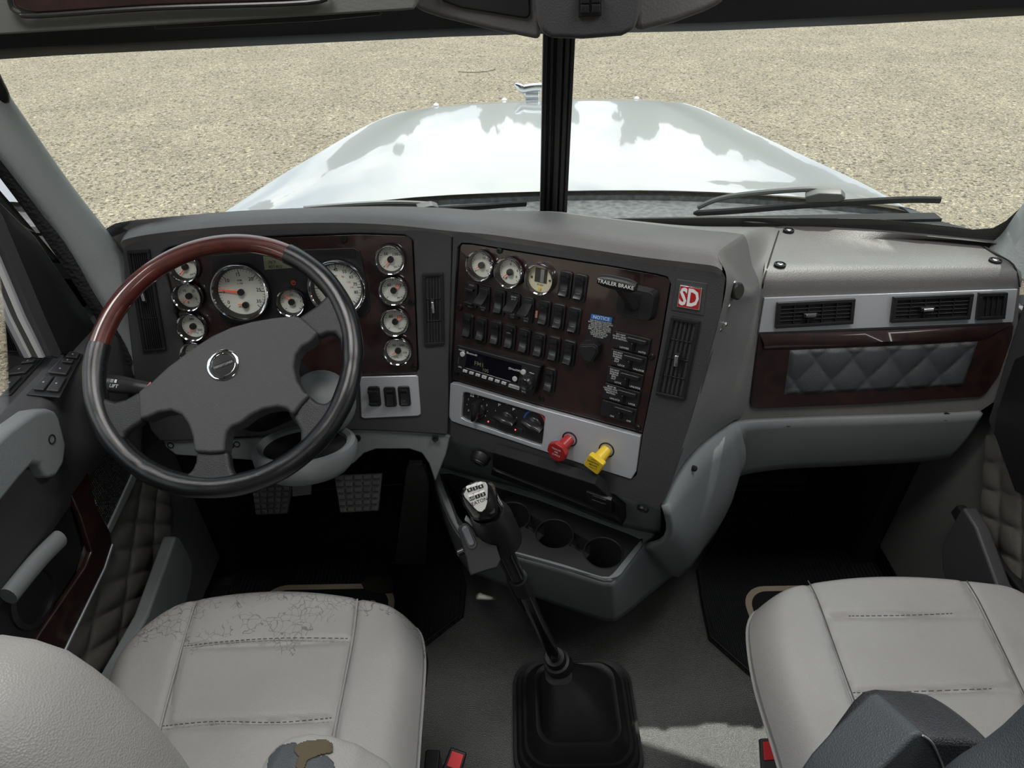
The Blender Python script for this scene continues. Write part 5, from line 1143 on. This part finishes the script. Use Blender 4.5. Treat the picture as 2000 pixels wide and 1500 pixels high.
bm=BM(); tube(bm,[B0+ax*(tp-.150)+sdv*.003,B0+ax*(tp-.140)+sdv*.003,B0+ax*(tp-.07)+sdv*.002,B0+ax*(tp-.045)+sdv*.0],[.020,.034,.0335,.0275],28); mk('lever_housing',bm,M_black,gl_)
KF=Fr(K,(CAM-K).normalized()+Vector((0,-.15,.25)))
zk=lambda x,y:(880+x*.1533,900+y*.1533)
KH=KF.off(-.075)
bm=BM(); pxprism(bm,KH,[zk(*p) for p in ((95,870),(110,830),(170,790),(250,790),(300,870),(340,960),(560,1000),(640,1260),(600,1360),(480,1390),(260,1460),(235,1400),(200,1230),(130,1000))],-.045,.012); mk('switch_housing',bm,M_black,gl_,bevel=.006,seg=3)
KS=KH.off(.012)
bm=BM(); pa,pb=KS.px(*zk(195,880)),KS.px(*zk(262,1040)); vv=(pa-pb).normalized(); uu=vv.cross(KS.N); 
rprism(bm,(pa+pb)/2,uu,vv,KS.N,.0165,.042,.008,0,.002); rs=mk('range_switch',bm,M_switch,gl_,bevel=.0008)
bm=BM(); rprism(bm,(pa+pb)/2,uu,vv,KS.N,.012,.036,.0058,.002,.005,0,.8); mk('range_rocker',bm,mat('grey_rocker',(.12,.13,.14),.2),rs,bevel=.001)
bm=BM(); q_=[KH.px(*zk(*p),.0) for p in ((180,760),(205,690),(250,740),(290,850),(240,800))]; prism(bm,[p+KH.N*.022 for p in q_],[p+KH.N*.005 for p in q_]); mk('selector_tab',bm,M_gray,gl_,bevel=.002)
bm=BM(); lathe(bm,KH.px(*zk(135,1160),-.01),(-uu),[(.006,-.004),(.006,.006),(.004,.008),(0,.008)],14); mk('screw',bm,M_switch,gl_)
plate=[(168,425),(205,360),(260,305),(330,275),(410,268),(455,278),(474,330),(473,430),(468,530),(445,610),(400,652),(355,650),(310,610),(240,530),(180,465)]
sil_=[(112,430),(150,345),(215,290),(310,250),(430,240),(520,262),(572,320),(600,430),(612,560),(600,690),(520,760),(380,775),(285,740),(210,640),(150,560),(118,490)]
ck=KF.uv(zk(360,440)); Lp_=resamp([KF.uv(zk(*p)) for p in plate],48,ck); Ls=resamp([KF.uv(zk(*p)) for p in sil_],48,ck)
rows=[[KF.pt(ck[0]+(a-ck[0])*1.03,ck[1]+(b-ck[1])*1.03,.001) for a,b in Lp_]]
rows.append([KF.pt(ck[0]+(a-ck[0])*1.14,ck[1]+(b-ck[1])*1.14,-.001) for a,b in Lp_])
rows.append([KF.pt(a*.5+c*.5,b*.5+d*.5,-.005) for (a,b),(c,d) in zip(Lp_,Ls)])
rows.append([KF.pt(a,b,-.018) for a,b in Ls]); rows.append([KF.pt(a*.98,b*.98,-.032) for a,b in Ls])
cb_=B0+ax*(tp-.050); 
Uc=(KF.U-ax*KF.U.dot(ax)).normalized(); Vc=ax.cross(Uc)
rows.append([cb_+ax*.012+(Uc*math.cos(2*math.pi*k/48)+Vc*math.sin(2*math.pi*k/48))*.0265 for k in range(48)])
rows.append([cb_-ax*.03+(Uc*math.cos(2*math.pi*k/48)+Vc*math.sin(2*math.pi*k/48))*.0265 for k in range(48)])
bm=BM(); grid(bm,rows,closeu=True); poly(bm,rows[0]); kb=mk('knob',bm,mat('gloss_black_knob',(.012,.012,.014),.12,coat=1),gl_,angle=70)
bm=BM(); prism(bm,[KF.pt(a,b,.003) for a,b in Lp_],[KF.pt(a,b,-.001) for a,b in Lp_]); mk('knob_plate',bm,mat('knob_silver',(.66,.66,.64),.3,metal=.6),kb,bevel=.001)
bm=BM(); kd=(KF.U*math.cos(R(18))+KF.V*math.sin(R(18))); ke=KF.N.cross(kd)
for x,y,s_ in ((245,372,'R'),(315,350,'2'),(385,330,'4'),(272,480,'LO'),(345,455,'1'),(413,430,'3')):
    o=KF.px(*zk(x,y),.0032); rprism(bm,o,kd,ke,KF.N,.0078,.0058,.001,0,.0003,0)
    rprism(bm,o+ke*.0048,kd,ke,KF.N,.0078,.0046,.002,0,.0002,1)
    text(bm,s_,o+KF.N*.0005,kd,ke,.0050,2)
obox(bm,KF.px(*zk(330,400),.0032),kd,ke,KF.N,.022,.0004,0,.0003,0)
text(bm,'EATON',KF.px(*zk(370,520),.0034),kd,ke,.0075,0)
mk('shift_pattern',bm,[M_blk2,mat('pattern_grey',(.75,.75,.72),.5),M_white],kb,smooth=False)
# ================================================================ FLOOR MATS AND PEDALS
def rib_mat():
    m=bpy.data.materials.new('ribbed_rubber_mat'); m.use_nodes=True; t=m.node_tree; b=t.nodes['Principled BSDF']; tcn=t.nodes.new('ShaderNodeTexCoord')
    w_=t.nodes.new('ShaderNodeTexWave'); w_.wave_type='BANDS'; w_.bands_direction='X'; w_.inputs['Scale'].default_value=26; w_.inputs['Distortion'].default_value=0
    t.links.new(tcn.outputs['Object'],w_.inputs[0]); bp=t.nodes.new('ShaderNodeBump'); bp.inputs['Strength'].default_value=1; bp.inputs['Distance'].default_value=.006
    t.links.new(w_.outputs[0],bp.inputs['Height']); t.links.new(bp.outputs[0],b.inputs['Normal']); b.inputs['Base Color'].default_value=(.024,.026,.027,1); b.inputs['Roughness'].default_value=.42; return m
M_rib=rib_mat()
def floormat(px,label,ringpx,words):
    bm=BM(); P_=[onZ(u,v,.016) for u,v in px]; cx=sum(p.x for p in P_)/len(P_); cy=sum(p.y for p in P_)/len(P_)
    t=thing('floor_mat',(cx,cy,0),label,'floor mat','ribbed floor mats')
    prism(bm,P_,[Vector((p.x,p.y,.001)) for p in P_]); mk('mat_body',bm,M_rib,t)
    bm=BM(); inn_=[Vector((p.x+(cx-p.x)*.05,p.y+(cy-p.y)*.05,.018)) for p in P_]; ring(bm,[Vector((p.x,p.y,.022)) for p in P_],inn_,Vector((0,0,-.004))); mk('mat_rim',bm,M_rub,t,bevel=.002)
    a,b=[onZ(*p,.018) for p in ringpx]; w_=abs(b.x-a.x); h_=.17; c=Vector(((a.x+b.x)/2,(a.y+b.y)/2-h_/2,.018))
    bm=BM(); X_,Y_,Z_=Vector((1,0,0)),Vector((0,1,0)),Vector((0,0,1)); ring(bm,loop3(c,X_,Y_,Z_,rrect(w_,h_,.07,8),0),loop3(c,X_,Y_,Z_,rrect(w_-.034,h_-.034,.055,8),0),Vector((0,0,-.002)))
    text(bm,'FREIGHTLINER',c+Y_*.0+Z_*.0005,X_,Y_*1.6,.045) ; mk('mat_emblem',bm,M_tan,t,smooth=False)
    bm=BM(); prism(bm,loop3(c,X_,Y_,Z_,rrect(w_-.034,h_-.034,.055,8),-.0005),loop3(c,X_,Y_,Z_,rrect(w_-.034,h_-.034,.055,8),-.002)); mk('mat_panel',bm,M_rub,t,smooth=False)
    return t
fm=floormat([(455,960),(835,935),(862,1020),(895,1090),(910,1142),(904,1200),(822,1264),(700,1340),(450,1340),(455,1150)],'black ribbed rubber floor mat under the pedals',((519,1141),(776,1141)),1)
bm=BM(); P_=[(705,1138),(722,1125),(745,1130),(760,1124),(768,1140),(770,1158),(740,1160),(712,1152)]; prism(bm,[onZ(u,v,.0205) for u,v in P_],[onZ(u,v,.018) for u,v in P_]); mk('torn_patch',bm,mat('torn_mat_patch',(.03,.028,.022),.9,bump=1,bscale=80),fm)
floormat([(1425,950),(1408,1000),(1404,1050),(1362,1112),(1372,1180),(1386,1245),(1462,1312),(1600,1400),(1850,1400),(1870,1130),(1835,950)],'black ribbed rubber floor mat in the passenger footwell',((1443,1143),(1740,1143)),1)
M_ped=mat('worn_pedal_rubber',(.05,.05,.05),.4,bump=.2,bscale=200,var=.3,vscale=60)
def pedal(name,px,d,cols,rws,label,arm,tilt=(0,-.72,.70)):
    c=dep(sum(p[0] for p in px)/4,sum(p[1] for p in px)/4,d); fr=Fr(c,Vector(tilt)); q=Quad(fr,px); t=thing(name,c,label,'pedal','foot pedals')
    bm=BM(); qbox(bm,q,0,1,0,1,-.012,0)
    for i in range(cols):
        for j in range(rws): qbox(bm,q,(i+.10)/cols,(i+.90)/cols,(j+.12)/rws,(j+.88)/rws,0,.005)
    mk('pedal_pad',bm,M_ped,t,bevel=.0015,seg=2)
    bm=BM(); tube(bm,[q(.5,.3,-.012),q(.5,.1,-.06),arm],.012,8); mk('pedal_arm',bm,M_black,t)
    return t,q,fr
t,q,fr=pedal('clutch_pedal',[(490,940),(572,938),(560,1003),(500,1006)],1.42,5,6,'black clutch pedal with square tread, leftmost of the pedals',Vector((-.46,1.58,.55)))
t,q,fr=pedal('brake_pedal',[(652,928),(746,924),(738,998),(664,1002)],1.50,5,6,'black brake pedal with square tread, middle of the pedals',Vector((-.32,1.60,.55)))
bk=thing('pedal_bracket',dep(588,955,1.40),'small dark label plate hanging right of the clutch pedal','bracket')
fr=Fr(dep(588,955,1.40),(0,-.72,.70)); q=Quad(fr,[(570,943),(608,944),(607,966),(571,970)]); bm=BM(); qbox(bm,q,0,1,0,1,-.006,0); mk('plate',bm,M_dash,bk,bevel=.001)
bm=BM(); tube(bm,[q(.5,.1,-.005),Vector((-.43,1.50,.62))],.006,8); mk('hanger',bm,M_black,bk)
c=onZ(802,1095,.035); c2=onZ(812,902,.0); top_=dep(812,900,1.545)
fr=Fr(c,(top_-c).cross(Vector((1,0,0)))*-1); 
if fr.N.z<0: fr=Fr(c,-fr.N)
ac=thing('accelerator_pedal',c,'long black ribbed accelerator pedal, rightmost of the pedals','pedal','foot pedals'); q=Quad(fr,[(795,898),(832,900),(833,1094),(772,1092)])
bm=BM(); pxprism(bm,fr,[(795,905),(800,898),(825,898),(836,925),(838,945),(833,1094),(772,1092)],-.012,0)
for i in range(6):
    for (t0,t1) in ((.04,.27),(.29,.36),(.38,.46),(.48,.97)): qbox(bm,q,(i+.12)/6,(i+.88)/6,t0,t1,0,.004)
mk('pedal_pad',bm,M_ped,ac,bevel=.001)
bm=BM(); q2=Quad(Fr(Vector((0,0,.028)),Vector((0,0,1)),(1,0,0)),[(762,1086),(838,1088),(834,1104),(764,1102)]); qbox(bm,q2,0,1,0,1,-.01,.006); mk('pedal_hinge',bm,M_rub,ac,bevel=.003)
# ================================================================ OVERHEAD
oh=thing('overhead_console',(CX,1.08,1.7),'dark padded overhead console hanging above the windshield','overhead console')
def ypr(name,px,y0,y1,m_,parent,bev=.006,tilt=0.0):
    f=Fr(Vector((0,y0,1.5)),Vector((0,-1,tilt))); bm=BM(); pxprism(bm,f,px,-(y1-y0),0); return mk(name,bm,m_,parent,bevel=bev,seg=3)
ypr('centre_pod',[(1036,-160),(1046,30),(1056,62),(1075,76),(1140,78),(1215,72),(1240,60),(1254,20),(1262,-160)],1.00,1.12,M_dash,oh,.012)
ypr('left_wing',[(790,-160),(800,0),(815,20),(862,36),(960,60),(1056,79),(1062,-160)],1.05,1.25,M_ohead,oh,.012)
ypr('right_wing',[(1240,-160),(1238,64),(1255,62),(1320,46),(1380,24),(1420,4),(1450,-160)],1.05,1.25,M_ohead,oh,.012)
ypr('cubby',[(850,-160),(862,2),(900,16),(1028,37),(1036,30),(1030,-160)],1.045,1.06,M_blk2,oh,.003)
f=Fr(Vector((0,1.0,1.5)),Vector((0,-1,0))); bm=BM(); pxprism(bm,f,[(1128,-30),(1174,-30),(1175,30),(1129,33)],0,.004)
for x,y in ((1133,15),(1155,14),(1133,-4),(1155,-5)): pxprism(bm,f,[(x,y-7),(x+16,y-7),(x+16,y+9),(x,y+9)],.004,.008)
mk('overhead_switch',bm,M_switch,oh,bevel=.001)
ol=thing('overhead_storage',(-.4,1.12,1.55),'grey overhead panel with dark wood recess above the driver','overhead storage')
ypr('panel',[(-300,-200),(798,-160),(812,10),(808,19),(650,29),(500,38),(250,53),(100,62),(0,68),(-300,86)],.985,1.04,mat('overhead_grey',(.13,.135,.13),.55,bump=.3,bscale=260),ol,.010)
ypr('wood_recess',[(18,-160),(24,8),(40,20),(70,27),(300,12),(600,2),(625,-4),(640,-160)],.979,.986,M_wood,ol,.004)
bm=BM(); fq=Fr(Vector((0,.978,1.5)),Vector((0,-1,0))); tube(bm,cr([fq.px(*p) for p in ((16,-60),(20,6),(36,24),(72,31),(300,16),(600,5),(640,-12))],5),.003,8); mk('recess_lip',bm,M_black,ol)
# visors folded up
ypr('sun_visor',[(300,40),(740,15),(745,30),(620,42),(300,58)],1.06,1.075,M_black,ol,.003)
# pillar grab handle tip at the left edge
bm=BM(); tube(bm,cr([onX(-120,60,-.76),onX(-40,120,-.76),onX(-12,165,-.76),onX(-2,188,-.765),onX(-4,205,-.80)],5),.014,12); mk('grab_handle',bm,M_black,bpy.data.objects['trim_2'])
# unseen fill lamps added under the ceiling to brighten the cab
for x,y,lab in ((-.42,.72,'added square fill lamp above the driver seat'),(.62,.72,'added square fill lamp above the passenger seat'),(CX,-.75,'added square fill lamp over the sleeper')):
    dl=thing('fill_lamp',(x,y,2.10),lab,'lamp','added fill lamps')
    bm=BM(); box3(bm,x-.20,x+.20,y-.20,y+.20,2.080,2.10); mk('fill_lamp_frame',bm,M_gray,dl,bevel=.004)
    al=bpy.data.lights.new('fill_light','AREA'); al.shape='RECTANGLE'; al.size=.38; al.size_y=.38; al.energy=4.6 if y>0 else 2.0; al.color=(1,.98,.95)
    ao=bpy.data.objects.new('fill_light',al); COL.objects.link(ao); ao.location=(x,y,2.072)
# ================================================================ OUTSIDE
hd_=thing('hood',(CX,2.3,.5),'glossy white truck hood seen beyond the windshield','hood')
HP=Vector((0,1.9,.895)); HN=Vector((0,.04,1)).normalized()
hp=lambda u,v,c=0:onP(u,v,HP,HN)+HN*c
Le=[(395,443),(540,348),(620,300),(690,259),(735,236),(765,224),(790,217)]; Re=[(1812,430),(1700,366),(1600,318),(1500,272),(1425,237),(1375,214),(1332,200)]
A=cr([hp(*p) for p in Le],6); B=cr([hp(*p) for p in Re],6)
HB=cr([hp(395,443),hp(560,424),hp(800,398),hp(1050,388),hp(1300,386),hp(1550,396),hp(1760,412),hp(1812,430)],8)
rows=[]
for ri,(a,b) in enumerate(zip(A,B)):
    r_=[Vector((a.x-.10,a.y,a.z-.55)),Vector((a.x-.045,a.y,a.z-.10)),Vector((a.x-.012,a.y,a.z-.02)),a]
    for k in range(1,24):
        t=k/24; p=a.lerp(b,t); e=min(t,1-t)
        if ri<6: x=t*(len(HB)-1); i=min(int(x),len(HB)-2); p=HB[i].lerp(HB[i+1],x-i).lerp(A[6].lerp(B[6],t),ri/6)
        p.z+=.022*math.sin(math.pi*t)**.7-(.006 if .028<e<.045 else 0); r_.append(p)
    r_+=[b,Vector((b.x+.012,b.y,b.z-.02)),Vector((b.x+.045,b.y,b.z-.10)),Vector((b.x+.10,b.y,b.z-.55))]
    rows.append(r_)
last=rows[-1]; yb=max(p.y for p in last)
for dy,dz in ((.02,-.004),(.05,-.025),(.07,-.08),(.09,-.6)):
    rows.append([Vector((CX+(p.x-CX)*(1-dy*.3),p.y+dy+(.03*math.sin(math.pi*k/(len(last)-1))),p.z+dz)) for k,p in enumerate(last)])
bm=BM(); grid(bm,rows); mk('hood_panel',bm,M_hood,hd_,angle=50)
# cowl between glass and hood
bm=BM(); ct=cr([hp(395,443,-.02),hp(560,424,-.012),hp(800,398,-.008),hp(1050,388,-.005),hp(1300,386,-.006),hp(1550,396,-.01),hp(1760,412,-.02),hp(1812,428,-.03)],5)
cbk=cr([basept(-.80,-.03,-.02),basept(-.5,-.03,-.02),basept(-.2,-.03,-.02),basept(.1,-.03,-.02),basept(.35,-.03,-.02),basept(.6,-.03,-.02),basept(.85,-.03,-.02),basept(1.0,-.03,-.02)],5)
grid(bm,[[p+Vector((0,.03,.014)) for p in ct],[p+Vector((0,.004,.010)) for p in ct],ct,[a.lerp(b,.5)+Vector((0,0,-.015)) for a,b in zip(ct,cbk)],cbk]); mk('cowl',bm,M_cowl,hd_,solid=.01)
# fender by the driver door
bm=BM(); rows=[]
for k in range(9):
    a=R(-20+150*k/8); 
    rows.append([Vector((-1.02,1.25-.45*math.cos(a)*1.0+.25,.05+.52*math.sin(a))),Vector((-1.30,1.25-.45*math.cos(a)+.25,.05+.50*math.sin(a))),Vector((-1.34,1.25-.45*math.cos(a)+.25,-.05+.45*math.sin(a)))])
grid(bm,rows); mk('fender',bm,M_hood,hd_,solid=.01)
# ornament
on=thing('hood_ornament',hp(1040,200),'small chrome winged ornament on the hood nose','hood ornament')
oY=hp(1040,203).y+.01; ox=lambda u,v:onY(u,v,oY)
bm=BM(); tube(bm,cr([ox(1005,165),ox(1012,168),ox(1021,174),ox(1029,173),ox(1042,171),ox(1060,170)],5),[.006+.012*min(1,k/8) for k in range(26)],10,flat=.5,ref=(0,1,0)); mk('wing',bm,M_chrome,on)
bm=BM(); prism(bm,[ox(1022,178),ox(1055,177),ox(1055,200),ox(1025,198)],[p+Vector((0,.05,0)) for p in (ox(1022,178),ox(1055,177),ox(1055,200),ox(1025,198))]); mk('ornament_base',bm,M_chrome,on,bevel=.01)
for u,v in ((852,210),(985,200),(1243,197)):
    bm=BM(); o=hp(u,v,.0); lathe(bm,o,(0,0,1),[(.012,0),(.012,.012),(.006,.018),(0,.02)],10); mk('bumper_stud',bm,M_white,hd_)
def wiper(fr,blade,arm,label,clip):
    t=thing('windshield_wiper',fr.px(*blade[len(blade)//2],-.03),label,'wiper','windshield wipers')
    bm=BM(); tube(bm,cr([fr.px(u,v,-.028) for u,v in blade],6),[.0035 if i in (0,) else .0085 for i in range(6*(len(blade)-1)+1)],8,flat=.6,ref=fr.N); mk('blade',bm,M_rub,t)
    bm=BM(); tube(bm,cr([fr.px(u,v,-.045) for u,v in arm],6),.006,8); mk('arm',bm,mat('wiper_grey',(.10,.10,.10),.45),t)
    bm=BM(); pxprism(bm,fr,clip,-.042,-.022); mk('clip',bm,MATS['wiper_grey'],t,bevel=.003)
wiper(WR,[(1352,432),(1430,428),(1560,418),(1700,410),(1780,407),(1840,408)],[(1360,430),(1400,414),(1460,404),(1570,396),(1620,398)],'black wiper resting under the right windshield pane',[(1572,398),(1600,391),(1645,393),(1653,402),(1640,408),(1575,410)])
wiper(WL,[(560,433),(700,428),(820,426),(940,419),(1000,414),(1035,412)],[(600,434),(700,425),(780,421),(850,423)],'black wiper resting under the left windshield pane',[(820,420),(850,414),(864,418),(856,427),(824,429)])
# a dark twig lying on the gravel
bm=BM(); tube(bm,cr([onZ(895,140,-1.235),onZ(920,141,-1.235),onZ(945,140,-1.235),onZ(968,136,-1.235)],4),.006,5); o=mk('twig',bm,M_black); tag(o,'thin dark twig lying on the gravel ahead of the hood','twig')
